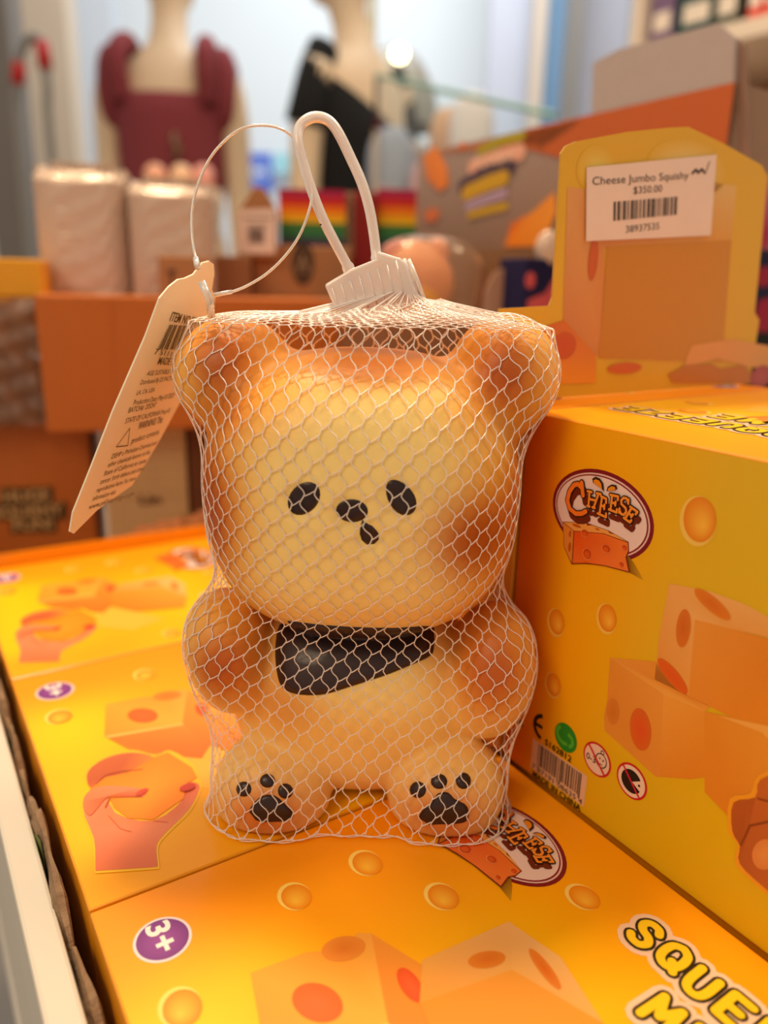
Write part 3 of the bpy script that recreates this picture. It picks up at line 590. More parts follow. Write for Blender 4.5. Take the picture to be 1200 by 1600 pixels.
decal('bib', dens(bib), .0011, toy, mat('dark_brown_bib', '#2e110b', 0.5, noise=0.2, nscale=120, coat=0.25), rings=8, sink=.0012, label='dark brown bib')
for L in ([(376, 1245, 0)], ): pass
for (px, py, big, toes) in ((423, 1264, [(-34, 4), (-30, -4), (-20, -16), (-6, -22), (8, -20), (20, -10), (32, 2), (36, 10), (28, 18), (8, 20), (-14, 20), (-30, 14)], [(381, 1233, 12, 12), (418, 1220, 12, 11), (446, 1236, 12, 12)]),
                            (694, 1266, [(-40, 12), (-34, 0), (-22, -10), (-10, -26), (6, -28), (16, -18), (32, -10), (38, 0), (36, 16), (20, 21), (-10, 22), (-34, 22)], [(653, 1234, 13, 13), (686, 1221, 13, 12), (724, 1220, 12, 13)])):
    decal('paw_pad', dens([(px + a, py + c) for a, c in big], 2), .0003, toy, m_choc, dome=.0003)
    for q in toes: decal('paw_pad', eo(*q, 0, n=14), .0003, toy, m_choc, rings=3, dome=.0003)

# ---------------------------------------------------------------- net bag around the toy
m_net = mat('white_nylon_net', '#fff2e8', 0.35, trans=0.25, coat=0.3)
m_clip = mat('frosted_clip_plastic', '#fff0e6', 0.3, trans=0.45, sss=0.2, coat=0.4)
AX = np.array([-.0070, .2440]); NZ_, NT = 80, 180
zt = atY(566, 507, .248)[2]; Zs = np.linspace(.0012, zt, NZ_); Ts = np.linspace(0, 2 * math.pi, NT, endpoint=False)
RR = np.full((NZ_, NT), .02)
for i, z in enumerate(Zs):
    zz = max(z, .002)
    for j, t_ in enumerate(Ts):
        d = np.array([math.cos(t_), math.sin(t_), 0]); o_ = np.array([AX[0], AX[1], zz]) + d * .16
        hit, n_, ii, dist = bear_bvh.ray_cast(Vector(o_), Vector(-d), .16)
        if hit is not None: RR[i, j] = .16 - dist
def hull_r(R_):
    P = [(R_[j] * math.cos(Ts[j]), R_[j] * math.sin(Ts[j])) for j in range(NT)]; S_ = sorted(P)
    def half(pts):
        st = []
        for p in pts:
            while len(st) > 1 and (st[-1][0] - st[-2][0]) * (p[1] - st[-2][1]) - (st[-1][1] - st[-2][1]) * (p[0] - st[-2][0]) <= 0: st.pop()
            st.append(p)
        return st
    H = half(S_)[:-1] + half(S_[::-1])[:-1]; out = np.zeros(NT)
    for j, t_ in enumerate(Ts):
        dx, dy = math.cos(t_), math.sin(t_); best = 0
        for k in range(len(H)):
            (x0, y0), (x1, y1) = H[k], H[(k + 1) % len(H)]; ex_, ey_ = x1 - x0, y1 - y0; den = dx * ey_ - dy * ex_
            if abs(den) < 1e-12: continue
            s_ = (x0 * ey_ - y0 * ex_) / den; v_ = (x0 * dy - y0 * dx) / den
            if s_ > 0 and -1e-6 <= v_ <= 1 + 1e-6: best = max(best, s_)
        out[j] = best or R_[j]
    return out
HR = np.array([hull_r(r_) for r_ in RR]); HR = np.maximum(RR, .8 * HR + .2 * RR)
def blur(A_, k, ax):
    w_ = np.exp(-np.linspace(-2, 2, 2 * k + 1) ** 2); w_ /= w_.sum()
    if ax == 1: return sum(w_[i] * np.roll(A_, i - k, 1) for i in range(2 * k + 1))
    Pd = np.pad(A_, ((k, k), (0, 0)), 'edge'); return sum(w_[i] * Pd[i:i + A_.shape[0]] for i in range(2 * k + 1))
for _ in range(4): HR = np.maximum(HR, blur(HR, 6, 0))
kz = int(NZ_ * .38)
for j in range(NT):
    st = []
    for i in range(kz):
        while len(st) > 1 and (HR[st[-1], j] - HR[st[-2], j]) * (i - st[-2]) <= (HR[i, j] - HR[st[-2], j]) * (st[-1] - st[-2]): st.pop()
        st.append(i)
    e_ = np.interp(np.arange(kz), st, HR[st, j]); HR[:kz, j] = .65 * e_ + .35 * HR[:kz, j]
HR = np.maximum(HR, blur(HR, 2, 1)) + .0007
HR[:3] += np.array([.0022, .0014, .0007])[:, None]
CL = atY(585, 468, .247)             # where the net is gathered into the clip
TQ = 240; TH_T = np.zeros((NZ_, TQ + 1))
for i in range(NZ_):
    a_ = np.linspace(-math.pi / 2, 1.5 * math.pi, NT + 1); r_ = np.interp(a_ % (2 * math.pi), np.append(Ts, 2 * math.pi), np.append(HR[i], HR[i, 0]))
    x_, y_ = r_ * np.cos(a_), r_ * np.sin(a_); L_ = np.concatenate([[0], np.cumsum(np.hypot(np.diff(x_), np.diff(y_)))]); TH_T[i] = np.interp(np.linspace(0, L_[-1], TQ + 1), L_, a_)
TH_T = blur(TH_T, 4, 0)
def ang_of(zi, ti):
    zi = min(max(zi, 0), NZ_ - 1.001); i = int(zi); f = zi - i; q = (ti % 1.0) * TQ; j = min(int(q), TQ - 1); g = q - j
    return ((TH_T[i, j] * (1 - g) + TH_T[i, j + 1] * g) * (1 - f) + (TH_T[i + 1, j] * (1 - g) + TH_T[i + 1, j + 1] * g) * f)
def ring_pt(zi, tt):
    ti = (ang_of(zi, tt) / (2 * math.pi)) % 1.0                 # zi in grid units, ti in turns
    zi = min(max(zi, 0), NZ_ - 1.001); i = int(zi); f = zi - i; tj = (ti % 1.0) * NT; j = int(tj) % NT; g = tj - int(tj); k = (j + 1) % NT
    r_ = (HR[i, j] * (1 - g) + HR[i, k] * g) * (1 - f) + (HR[i + 1, j] * (1 - g) + HR[i + 1, k] * g) * f
    a_ = (ti % 1.0) * 2 * math.pi; z = Zs[i] * (1 - f) + Zs[i + 1] * f
    return np.array([AX[0] + r_ * math.cos(a_), AX[1] + r_ * math.sin(a_), z])
def net_pt(s_, ti):                  # s_ 0..1 body, 1..1.6 gather towards the clip
    if s_ <= 1: return ring_pt(s_ * (NZ_ - 1.001), ti)
    e = ring_pt(NZ_ - 1.001, ti); f = min((s_ - 1) / .6, 1); a_ = ang_of(NZ_ - 1.001, ti)
    tgt = CL + np.array([.0125 * math.cos(a_), .0028 * math.sin(a_), .0035 * math.cos(a_) ])
    p = e * (1 - f) + tgt * f; rise = (tgt[2] - e[2]) * f
    p[2] = e[2] + (tgt[2] - e[2]) * (.35 * f + .65 * f ** 2.6) + .0030 * math.sin(min(f * 2.2, 1) * math.pi * .5) * (1 - f)
    p[2] += .0012 * math.sin(a_ * 9) * f * (1 - f) * 2; 
    hit, n_, ii, dist = bear_bvh.ray_cast(Vector((p[0], p[1], .25)), Vector((0, 0, -1)))
    if hit is not None: p[2] = max(p[2], hit[2] + .0008)
    return p
NC, SH = 74, 6.0e-3; TW = .11
BH = (Zs[-1] - Zs[0]); rows = int(1.52 * BH / (SH / 2))
b = MB(); wr = .00019
def node(i, j):
    par = 1 if (i + j) % 2 == 0 else -1; s_ = j * (SH / 2) / BH; fo = max(0, (s_ - 1) / .6)
    ti = (i + .21 * par + .09 * math.sin(i * 1.7 + j * .9)) / NC - TW * s_
    return s_, ti
for i in range(NC):
    strand = []
    for j in range(rows):
        s0, t0 = node(i, j); strand.append((s0, t0))
    pts = []
    for j in range(rows - 1):
        (s0, t0), (s1, t1) = strand[j], strand[j + 1]
        for f in (0, .33, .67): g = f * f * (3 - 2 * f); pts.append(net_pt(s0 + (s1 - s0) * f, t0 + (t1 - t0) * g))
    b.tube(pts, wr, n=4, cap=False)
    for j in range(rows):
        if (i + j) % 2 == 0:
            s0, t0 = node(i, j); s1, t1 = node(i + 1, j); ds = .0011 / BH
            if i == NC - 1: t1 = node(0, j)[1] + 1.0 if (NC + j) % 2 == (j) % 2 else t1
            b.tube([net_pt(s0 - ds * .6, t0), net_pt((s0 + s1) / 2, (t0 + t1) / 2), net_pt(s1 + ds * .8, t1)], wr, n=4, cap=False)
# loose folds of net lying round the toy's base
for k in range(2):
    b.tube([ring_pt(0, t_ / 120) * np.array([1, 1, 0]) + np.array([.0006 * math.sin(t_ * .7 + k), -.0004 * k + .0005 * math.sin(t_ * 1.3 + k * 2), .0007 + .0006 * k]) for t_ in range(120)], wr, n=4, closed=True)
bag = thing('net_bag', 'white nylon net bag with frosted clip and strap loop, stretched over the bear', 'bag', (FOOT[0], FOOT[1], 0))
net = b.build('netting', m_net, bag, smooth=True)
# bundled strands rising into the clip
b = MB()
for k in range(120):
    a_ = k / 120 * 2 * math.pi; e = net_pt(1.2 + .12 * math.sin(k * 3.1), k / 120 + .03 * math.sin(k * 7)); m_ = net_pt(1.45, k / 120 + .02 * math.sin(k * 2.2)); tp = CL + np.array([.0115 * math.cos(a_), .0022 * math.sin(a_), .0035 * math.cos(a_) + .002 ])
    b.tube([e, m_, tp], wr * .9, n=4, cap=False)
b.build('gathered_strands', m_net, bag, smooth=True)
# clip body (frosted plastic), drawn in the vertical plane through the gather point
PC = Plane(CL, [1, 0, 0], [0, 0, 1])        # normal points towards the camera (-Y)
pc = lambda x, y, l=0.0: PC.w(*PC.px(x, y), l)
b = MB(); b.prism([pc(x, y, -.003) for x, y in [(536, 508), (508, 445), (548, 421), (588, 405), (591, 393), (625, 404), (632, 410), (655, 468), (640, 482), (600, 492)]], PC.n * .0062)
b.build('clip_body', m_clip, bag, bevel=.0007)
b = MB()
for x0, x1 in ((621, 645), (630, 655), (638, 663)): b.tube([pc(x0, 404 + (x0 - 621) * .1, .001), pc((x0 + x1) / 2, 436, .0015), pc(x1, 470, .001)], .00075, n=8)
for i in range(8): x = 520 + i * 14; b.tube([pc(x, 450 - i * 6, .0034), pc(x + 14, 492 - i * 4, .0032)], .0003, n=6)
b.build('clip_rib', m_clip, bag, smooth=True)
def at_l(x, y, dY): return atY(x, y, CL[1] + dY)
st = [(548, 428, .001), (541, 412, 0), (526, 384, -.001), (506, 345, -.002), (488, 300, -.002), (474, 255, -.001), (466, 222, .000), (468, 200, .002), (480, 187, .003), (497, 183, .004), (515, 190, .005), (530, 210, .005), (548, 247, .005), (565, 285, .004), (577, 325, .003), (584, 365, .002), (588, 396, .001), (592, 412, .0)]
SP = cr_spline([at_l(*q) for q in st], 4)
b = MB(); b.tube(SP, [.0016 if 3 < i < len(SP) - 4 else .0020 for i in range(len(SP))], n=12); b.build('strap_loop', m_clip, bag, smooth=True)
b = MB(); b.ball(atY(501, 351, CL[1] - .004), .0003, n=8, m=6); b.build('ink_dot', m_choc, bag)

# ---------------------------------------------------------------- hang tag on its clear cord
ta, tb_, tc = atY(262, 450, .238), atY(108, 832, .226), atY(205, 757, .262)
PT = Plane(tb_, tc - tb_, ta - tb_)
if PT.n[1] > 0: PT.n = -PT.n
X = PT.px
tagm = mat('tag_card', '#ffecd0', 0.45, sss=0.15, noise=0.02, nscale=100, sssr=(.003, .002, .001))
out = [(325, 407), (332, 412), (333, 428), (329, 452), (334, 462), (331, 500), (318, 540), (300, 590), (250, 683), (225, 725), (204, 758), (175, 778), (150, 796), (128, 818), (113, 833), (107, 830), (112, 800), (140, 730), (175, 640), (225, 525), (247, 465), (262, 447), (276, 436), (287, 434), (300, 428), (314, 410)]
ht = thing('hang_tag', 'cream paper hang tag with fine print and barcode, dangling left of the bear', 'tag', tb_)
b = MB(); nn = PT.n
b.prism([PT.w(*X(*q)) for q in out], nn * .0005); b.build('tag_card', tagm, ht)
at_ = Art(lambda a, c, l: PT.w(a, c) + nn * (.0005 + l)); ink = '#4a3020'
def tline(txt, p0, p1, hpx, off=0.0):
    q0, q1 = np.array(X(*p0)), np.array(X(*p1)); hh = np.linalg.norm(np.array(X(p0[0] + hpx * .38, p0[1] - hpx)) - q0); d = q1 - q0
    at_.text(txt, tuple(q0), hh, ink, 2, ang=math.atan2(d[1], d[0]), width=np.linalg.norm(d), offset=off)
tline('ITEM NO:SO-175', (262, 500), (314, 511), 15, .01)
q = [X(243, 545), X(291, 545), X(300, 508), X(262, 506)]
for k in range(26):
    w_ = [.3, .7, .45, .9][k % 4]; u_, v_ = k / 26, (k + w_) / 26; B = lambda t_: tuple(np.array(q[0]) * (1 - t_) + np.array(q[1]) * t_); T = lambda t_: tuple(np.array(q[3]) * (1 - t_) + np.array(q[2]) * t_)
    if (k * 7) % 5 != 3: at_.poly([B(u_), B(v_), T(v_), T(u_)], ink, 2)
tline('7 51111 04', (238, 552), (282, 560), 9)
tline('MADE IN CHINA', (243, 568), (292, 571), 12, .01); tline('AGE SUITABLE 14+', (226, 586), (270, 582), 8); tline('Distributed By DS FACTORY', (216, 600), (272, 592), 8)
tline('LA, CA, USA', (210, 616), (238, 611), 8); tline('Production Date: May 01/2023', (205, 632), (268, 620), 9); tline('BATCH#: 205247', (197, 644), (240, 635), 9); tline('STATE OF CALIFORNIA Prop 65', (192, 661), (262, 643), 9)
tline('WARNING: This', (212, 670), (250, 659), 12, .01); tline('product contains', (202, 692), (245, 677), 10)
tri = [X(200, 668), X(179, 697), X(197, 695)]; at_.rib(tri + [tri[0]], .0003, ink, 2)
for i, (txt, wd) in enumerate((('DEHP a Phthalate Chemical and', 70), ('other chemicals known to the', 66), ('State of California to cause', 66), ('cancer, birth defects and other', 68), ('reproductive harm. For more', 62), ('information visit', 36), ('www.p65warnings.ca.gov', 72))):
    x, y = 171 - i * 6, 716 + i * 13.2; tline(txt, (x, y), (x + wd, y - wd * .32), 8.5)
at_.mb.build('fine_print', PRINT, ht)
m_cord = mat('clear_cord', '#fff4e6', 0.12, trans=0.6, coat=0.5)
cd = [(309, 416, .232), (306, 405, .236), (300, 365, .240), (302, 315, .243), (320, 262, .245), (345, 226, .246), (380, 200, .247), (425, 197, .247), (456, 212, .250), (472, 236, .252), (484, 275, .250), (487, 310, .243), (474, 355, .241), (452, 392, .241), (420, 425, .240), (385, 447, .240), (355, 458, .240), (335, 461, .238)]
b = MB(); b.tube(cr_spline([atY(*q) for q in cd], 6), .00042, n=8); b.build('cord', m_cord, ht, smooth=True)
b = MB(); b.tube([atY(309, 418, .2315), atY(306, 404, .235)], .0009, n=8); b.tube([atY(334, 461, .238), atY(362, 456, .240)], .0007, n=8); b.tube([atY(315, 440, .2345), atY(328, 470, .2345), atY(330, 495, .236)], .0012, n=8); b.build('cord_lock', m_cord, ht, smooth=True)

# ---------------------------------------------------------------- cartons and stock behind the toy
def fbox(name, label, cat, x0, x1, yt, yb, Y, depth, deg=72, col='#b07040', m=None, zb=None, zt=None, group=None, part='carton_body', bevel=.0015):
    """a box whose front face spans photo columns x0..x1; zb/zt override heights with real ones"""
    mx, my = (x0 + x1) / 2, (yt + yb) / 2; o = atY(mx, my, Y); a = math.radians(deg)
    Pl = Plane(o, [math.sin(a), math.cos(a), 0], [0, 0, 1])
    a0, a1 = Pl.px(x0, my)[0], Pl.px(x1, my)[0]; b0 = Pl.px(mx, yb)[1] if zb is None else zb - o[2]; b1 = Pl.px(mx, yt)[1] if zt is None else zt - o[2]
    if Pl.n[1] > 0: Pl.n = -Pl.n
    base = Pl.w((a0 + a1) / 2, b0, -depth / 2); t = thing(name, label, cat, base, 0, group)
    b = MB(); b.box(Pl.w(a0, b0, -depth), Pl.ex * (a1 - a0), Pl.n * depth, UZ * (b1 - b0), col)
    tag(b.build(part, m or MATTE, t, bevel=bevel)); Pl.r = (a0, a1, b0, b1); return t, Pl
def art_on(Pl, l0=.0006): return Art(lambda a, c, l: Pl.w(a, c, l), step=.0003)
m_kraft = mat('kraft_card', '#a6744a', 0.75, noise=0.08, nscale=60)
m_orange = mat('orange_brown_card', '#b8621c', 0.6, noise=0.08, nscale=20)
TZ = -.132
ZH = float(atY(75, 664, .60)[2]); ZO = float(atY(260, 464, .60)[2])
t, Pl = fbox('brown_carton', 'brown carton lettered HUGE SQUISHY FUN at the far left edge', 'carton', -190, 146, 664, 860, .60, .20, 72, m=m_orange, zb=TZ, zt=ZH - .0005)
a = art_on(Pl)
def bgtext(a, Pl, txt, p0, hpx, wpx, fill, outl, l=2, ang=0.0):
    p = Pl.px(*p0); h_ = Pl.px(p0[0], p0[1] - hpx)[1] - p[1]; w_ = Pl.px(p0[0] + wpx, p0[1])[0] - p[0]
    if outl: a.text(txt, p, h_, outl, l, width=w_ * 1.03, offset=.10, ang=ang)
    a.text(txt, p, h_, fill, l + 1, width=w_, offset=.03, ang=ang)
for txt, x, y, w_ in (('HUGE', 6, 784, 72), ('SQUISHY', -8, 809, 108), ('FUN!', 22, 829, 62)):
    p = [Pl.px(x - 6, y + 5), Pl.px(x + w_ + 6, y + 3), Pl.px(x + w_ + 6, y - 24), Pl.px(x - 6, y - 22)]; a.poly(p, '#5a3a1c', 2)
    bgtext(a, Pl, txt, (x, y), 18, w_, '#c69c66', '#3a2412', 3)
a.mb.build('lettering', MATTE, t)
t, Pl = fbox('pale_carton', 'pale wood-coloured carton beneath the long orange carton, behind the hang tag', 'carton', 163, 292, 664, 800, .61, .16, 72, '#cda574', zb=TZ, zt=ZH - .0005)
a = art_on(Pl); bgtext(a, Pl, 'Lin', (218, 788), 16, 34, '#6b4a30', None)
for i in range(7): a.rib([Pl.px(168, 690 + i * 15), Pl.px(288, 688 + i * 15)], .0009, '#b88e60', 1, caps=False)
a.mb.build('lettering', MATTE, t)
t, Pl = fbox('brown_carton', 'dark narrow carton between the pale carton and the bear', 'carton', 296, 420, 664, 800, .63, .14, 72, '#6a3c20', zb=TZ, zt=ZH - .0005)
t, Pl = fbox('orange_carton', 'long plain orange-brown carton lying across the brown cartons', 'carton', 62, 540, 462, 664, .60, .24, 72, m=m_orange, zb=ZH, zt=ZO, part='carton_body')
a = art_on(Pl); a.rib([Pl.px(175, 466), Pl.px(180, 660)], .0006, '#b4581a', 1, caps=False); a.mb.build('fold_line', MATTE, t)
# coarse brown fibre roll lying behind the rear carton
p0, p1 = onz(150, 858, -.012), onz(345, 800, -.012); p0 = atY(120, 866, .505); p1 = atY(350, 792, .56)
b = MB(); P = cr_spline([p0, p0 * .5 + p1 * .5, p1], 20); b.tube([p + np.array([0, 0, -.018]) + rng.normal(0, .0012, 3) for p in P], [.020 + rng.normal(0, .0012) for _ in P], n=20)
tag(b.build('fibre_roll', mat('coarse_brown_fibre', '#9a5a30', 0.95, noise=0.5, nscale=260, bump=1.0, bscale=420), smooth=True, base=p0), 'coarse brown fibre roll lying behind the rear yellow carton', 'mat roll')
b = MB(); q0, q1 = onz(-60, 893, 0), onz(330, 832, 0)
b.box(ORG + D1 * .3088 - UZ * .132, D2 * .151, D1 * .0012, UZ * .140); tag(b.build('card_divider', m_carton, base=ORG + D1 * .3088 - UZ * .132), 'thin yellow card edge standing behind the rear cheese carton', 'card')
# left edge: cellophane parcel with the small yellow carton on it
m_cello = mat('cellophane', '#f4e4d0', 0.15, trans=0.9, coat=0.3, bump=0.9, bscale=45, ior=1.2)
t, Pl = fbox('wrapped_parcel', 'brown parcel in shiny cellophane at the left edge under a yellow carton', 'parcel', -160, 60, 458, 664, .585, .17, 72, '#8a5a3c', zb=ZH, zt=ZO - .004, part='parcel_body')
b = MB(); a0, a1, b0, b1 = Pl.r; n = 26
b.grid([[Pl.w(a0 + (a1 - a0 + .003) * i / n, b0 + .001 + (b1 - b0) * j / n, .006 + .004 * math.sin(i * .9 + j * .55) + .003 * math.sin(j * 1.3 - i * .4)) for j in range(n + 1)] for i in range(n + 1)]); b.build('wrapper', m_cello, t, smooth=True)
t, Pl = fbox('small_yellow_carton', 'small yellow carton on top of the cellophane parcel, far left', 'carton', -120, 66, 403, 458, .60, .12, 74, '#e2a02a', zb=ZO - .003)
# crinkly plastic packs on the orange carton
m_pack = mat('crinkled_white_plastic', '#d0b6a2', 0.36, coat=0.45, bump=0.7, bscale=60, noise=0.03, nscale=12)
def pack(label, x0, x1, yt, Y, depth, zb):
    o = atY((x0 + x1) / 2, 400, Y); a_ = math.radians(80); Pl = Plane(o, [math.sin(a_), math.cos(a_), 0], [0, 0, 1])
    if Pl.n[1] > 0: Pl.n = -Pl.n
    l, r_ = Pl.px(x0, 400)[0], Pl.px(x1, 400)[0]; zb_ = zb - o[2]; zt_ = Pl.px((x0 + x1) / 2, yt)[1]; t = thing('plastic_pack', label, 'plastic pack', Pl.w((l + r_) / 2, zb_, -depth / 2), 0, 'crinkled plastic packs on the orange carton'); b = MB(); n = 40; R_ = []
    for j in range(n + 1):
        v_ = j / n; row = []; pin = 1 - .35 * max(0, v_ - .9) / .1
        for i in range(64):
            th = i / 64 * 2 * math.pi; c_, s_ = math.cos(th), math.sin(th); sx, sy = math.copysign(abs(c_) ** .35, c_), math.copysign(abs(s_) ** .35, s_)
            w_ = .0012 * math.sin(i * 1.9 + j * .8) + .001 * math.sin(j * 2.3 + i * .6)
            row.append(Pl.w((l + r_) / 2 + sx * ((r_ - l) / 2 + w_), zb_ + (zt_ - zb_) * v_ + (.003 * math.sin(i * .8) if j == n else 0), -depth / 2 + sy * (depth / 2 * pin + w_)))
        R_.append(row)
    b.grid(R_, closed_v=True); b.face(R_[-1]); b.build('pack_body', m_pack, t, smooth=True)
    b = MB(); b.grid([[Pl.w(l + .01 + (r_ - l - .02) * i / 50, zt_ + k * .008, -depth / 2 + .004 * math.sin(i * 1.1 + k) + .0025 * math.sin(i * 2.7)) for k in (0, .5, 1)] for i in range(51)]); b.build('crimped_seal', m_pack, t, smooth=True)
pack('tall crinkled translucent plastic pack with sparkling creases, left of the hang tag', 58, 200, 262, .66, .07, ZO)
pack('wide crinkled translucent plastic pack behind the hang-tag cord', 203, 332, 286, .66, .07, ZO)
# kraft cartons with a round black mark, flag boxes on top
t, Pl = fbox('kraft_carton', 'kraft carton with a black oval mark, behind the strap loop', 'carton', 395, 548, 384, 475, .74, .12, 76, m=m_kraft, zb=ZO)
a = art_on(Pl); a.ell(Pl.px(473, 412), .0105, .019, '#33241a', 2); a.ring(Pl.px(473, 412), .008, .015, .0015, '#8a6a4c', 3); a.rib([Pl.px(466, 425), Pl.px(473, 400), Pl.px(480, 425)], .002, '#a88a6c', 4); a.mb.build('oval_mark', MATTE, t); KZ = Pl.o[2] + Pl.r[3]
t, Pl = fbox('kraft_carton', 'low kraft carton with black lettering beside the plastic packs', 'carton', 248, 330, 400, 475, .655 - .02, .03, 76, m=m_kraft, zb=ZO)
a = art_on(Pl); bgtext(a, Pl, 'T', (262, 447), 26, 14, '#4a3626', None); a.mb.build('lettering', MATTE, t)
t, Pl = fbox('kraft_carton', 'middle kraft carton standing below the white hanging label', 'carton', 332, 393, 400, 475, .70, .10, 76, m=mat('dark_kraft', '#8a5c3a', 0.75, noise=0.08, nscale=60), zb=ZO)
K2 = Pl.o[2] + Pl.r[3]
o = atY(400, 350, .72); Pl = Plane(o, [1, .1, 0], [0, 0, 1]); Pl.n = -Pl.n if Pl.n[1] > 0 else Pl.n
t = thing('gable_pouch', 'peaked kraft pouch with a white barcode label, left of the rainbow boxes', 'pouch', Pl.w(0, Pl.px(400, 402)[1], 0))
b = MB(); L = [Pl.px(*q) for q in [(372, 404), (372, 330), (384, 312), (396, 292), (410, 292), (424, 312), (433, 330), (433, 404)]]; L[0] = (L[0][0], K2 - o[2]); L[-1] = (L[-1][0], K2 - o[2])
b.prism([Pl.w(x, y, -.02) for x, y in L], Pl.n * .02); b.build('pouch_body', m_kraft, t, bevel=.001)
a = art_on(Pl); q = [Pl.px(*k) for k in [(372, 396), (430, 396), (430, 326), (374, 328)]]; a.poly(q, '#e8d2c4', 1); a.barcode(Pl.px(388, 380), .014, .013, 2, 3, '#4a3a34'); a.rib([Pl.px(380, 340), Pl.px(424, 340)], .002, '#8a7468', 2); a.rib([Pl.px(386, 352), Pl.px(418, 352)], .0015, '#8a7468', 2)
a.mb.build('barcode_label', MATTE, t)
def rainbow(label, x0, x1, Y):
    t, Pl = fbox('rainbow_box', label, 'box', x0, x1, 296, 384, Y, .06, 84, '#8a1c38', zb=KZ, group='rainbow striped boxes'); a0, a1, b0, b1 = Pl.r; a = art_on(Pl)
    for i, c_ in enumerate(('#3c2c50', '#2c6a44', '#3f7a3a', '#eab010', '#ea7a10', '#c82a20', '#a8204a')): a.poly([(a0, b0 + (b1 - b0) * i / 7), (a1, b0 + (b1 - b0) * i / 7), (a1, b0 + (b1 - b0) * (i + 1) / 7), (a0, b0 + (b1 - b0) * (i + 1) / 7)], c_, 1)
    a.mb.build('rainbow_stripes', MATTE, t)
rainbow('rainbow striped box seen left of and through the strap loop', 436, 540, .76)
t, Pl = fbox('kraft_carton', 'small kraft carton supporting the rainbow box right of the strap loop', 'carton', 588, 662, 386, 500, .80, .07, 84, m=m_kraft, zb=.151, zt=KZ - .0005)
rainbow('rainbow striped box right of the strap loop', 590, 654, .80)
t, Pl = fbox('dark_red_box', 'dark red box with a pale patterned edge between the two rainbow boxes', 'box', 542, 588, 300, 405, .78, .08, 84, '#8a1c18', zb=.150)
a = art_on(Pl); a.poly([Pl.px(*q) for q in [(540, 300), (552, 300), (552, 400), (540, 400)]], '#a88868', 1)
for i in range(6): a.ell(Pl.px(546, 312 + i * 16), .002, .0025, '#5a4030', 2)
a.mb.build('patterned_edge', MATTE, t)
t, Pl = fbox('kraft_carton', 'long kraft carton lying under the rainbow boxes on the right', 'carton', 585, 940, 400, 520, .77, .14, 80, m=m_kraft, zb=TZ, zt=.150)
t, Pl = fbox('kraft_carton', 'nearer kraft carton holding the peach plush pack, behind the upper cheese cartons', 'carton', 600, 930, 480, 600, .60, .085, 64, m=mat('dark_kraft', '#9a5a30'), zb=TZ, zt=.146)
# peach plush in a clear bag
t = thing('wrapped_toy', 'peach and yellow round toy in a clear bag, behind the net clip', 'toy', atY(665, 470, .60))
cc = atY(650, 446, .60); b = MB(); b.ball(cc + [0, 0, .002], (.027, .022, .026), n=24, m=16, col='#f0a878'); b.ball(cc + [-.015, 0, .022], .008, col='#f09080'); b.ball(cc + [.015, 0, .022], .008, col='#f0a070'); b.build('toy_body', mat('peach_vinyl', attr=True, rough=.4, sss=.1), t, smooth=True)
b = MB(); b.ball(cc + [-.004, -.012, -.012], (.022, .016, .015), n=20, m=14, col='#f4b030'); b.build('toy_belly', MATS['peach_vinyl'], t, smooth=True)
b = MB(); b.ball(cc + [.008, 0, .002], (.043, .030, .034), n=30, m=20, e=.8); b.build('clear_bag', m_cello, t, smooth=True)
# big display box with orange top band, its side running away to the left
PV = Plane(ORG + D2 * .40, -D1, UZ); PV.n = -PV.n if PV.n @ D2 > 0 else PV.n; X = PV.px
a0, a1 = X(652, 300)[0], X(1140, 200)[0]; zt_ = X(1143, 130)[1]; zb_ = .150
t = thing('display_box', 'large grey-brown printed display box with orange top band, behind the header card', 'box', PV.w((a0 + a1) / 2, zb_, -.05))
b = MB(); b.box(PV.w(a0, .151, -.045), PV.ex * (a1 - a0), PV.n * .045, UZ * (zt_ - .045 - .151), '#b09078'); b.box(PV.w(a0, zt_ - .045, -.003), PV.ex * (a1 - a0), PV.n * .003, UZ * .045, '#b09078'); b.box(PV.w(a1 - .003, zt_ - .045, -.045), PV.ex * .003, PV.n * .045, UZ * .045, '#9a7860'); b.build('box_body', MATTE, t)
a = Art(lambda p, q, l: PV.w(p, q, l), step=.0003)
P_ = lambda L: [X(*q) for q in L]
a.poly([(a0, .16), (a1, .16), (a1, zt_), (a0, zt_)], ['#7a5840', '#8e6c54', '#a08a7e', '#a08e86'], 1)
a.poly([(a0, .15), (a0 + .2, .15), (a0 + .16, .200), (a0, .21)], ['#7c4a28', '#7c4a28', '#86603f', '#907258'], 2)
a.poly([(X(820, 180)[0], zt_ - .012), (X(1045, 150)[0], zt_ - .050), (a1, zt_ - .062), (a1, zt_), (X(820, 180)[0], zt_)], '#b85c2c', 3)
a.poly([(a0 + .01, zt_ - .002), (a0 + .2, zt_ - .002), (X(850, 180)[0], zt_ - .016), (X(840, 180)[0], zt_ - .012)], '#b4704a', 3)
a.mb.build('printed_side', MATTE, t); a = Art(a.w, step=.0003)
def strip(p, col, l, w_): a.rib(P_(p), w_, col, l)
strip([(752, 236), (785, 220), (818, 212)], '#a89a28', 4, .007); strip([(740, 262), (780, 246), (815, 238)], '#e0a890', 4, .012); strip([(724, 292), (765, 268), (800, 260)], '#4a3c50', 4, .012); strip([(730, 302), (765, 286), (790, 278)], '#c49a28', 5, .012); strip([(732, 322), (765, 310), (790, 302)], '#a890a8', 4, .008); strip([(735, 336), (765, 328), (792, 322)], '#c09a28', 4, .006)
bgtext(a, PV, 'SQUISHY', (744, 262), 16, 66, '#f0c8b0', None, 6, ang=.0)
a.mb.build('title_lettering', MATTE, t); a = Art(a.w, step=.0003)
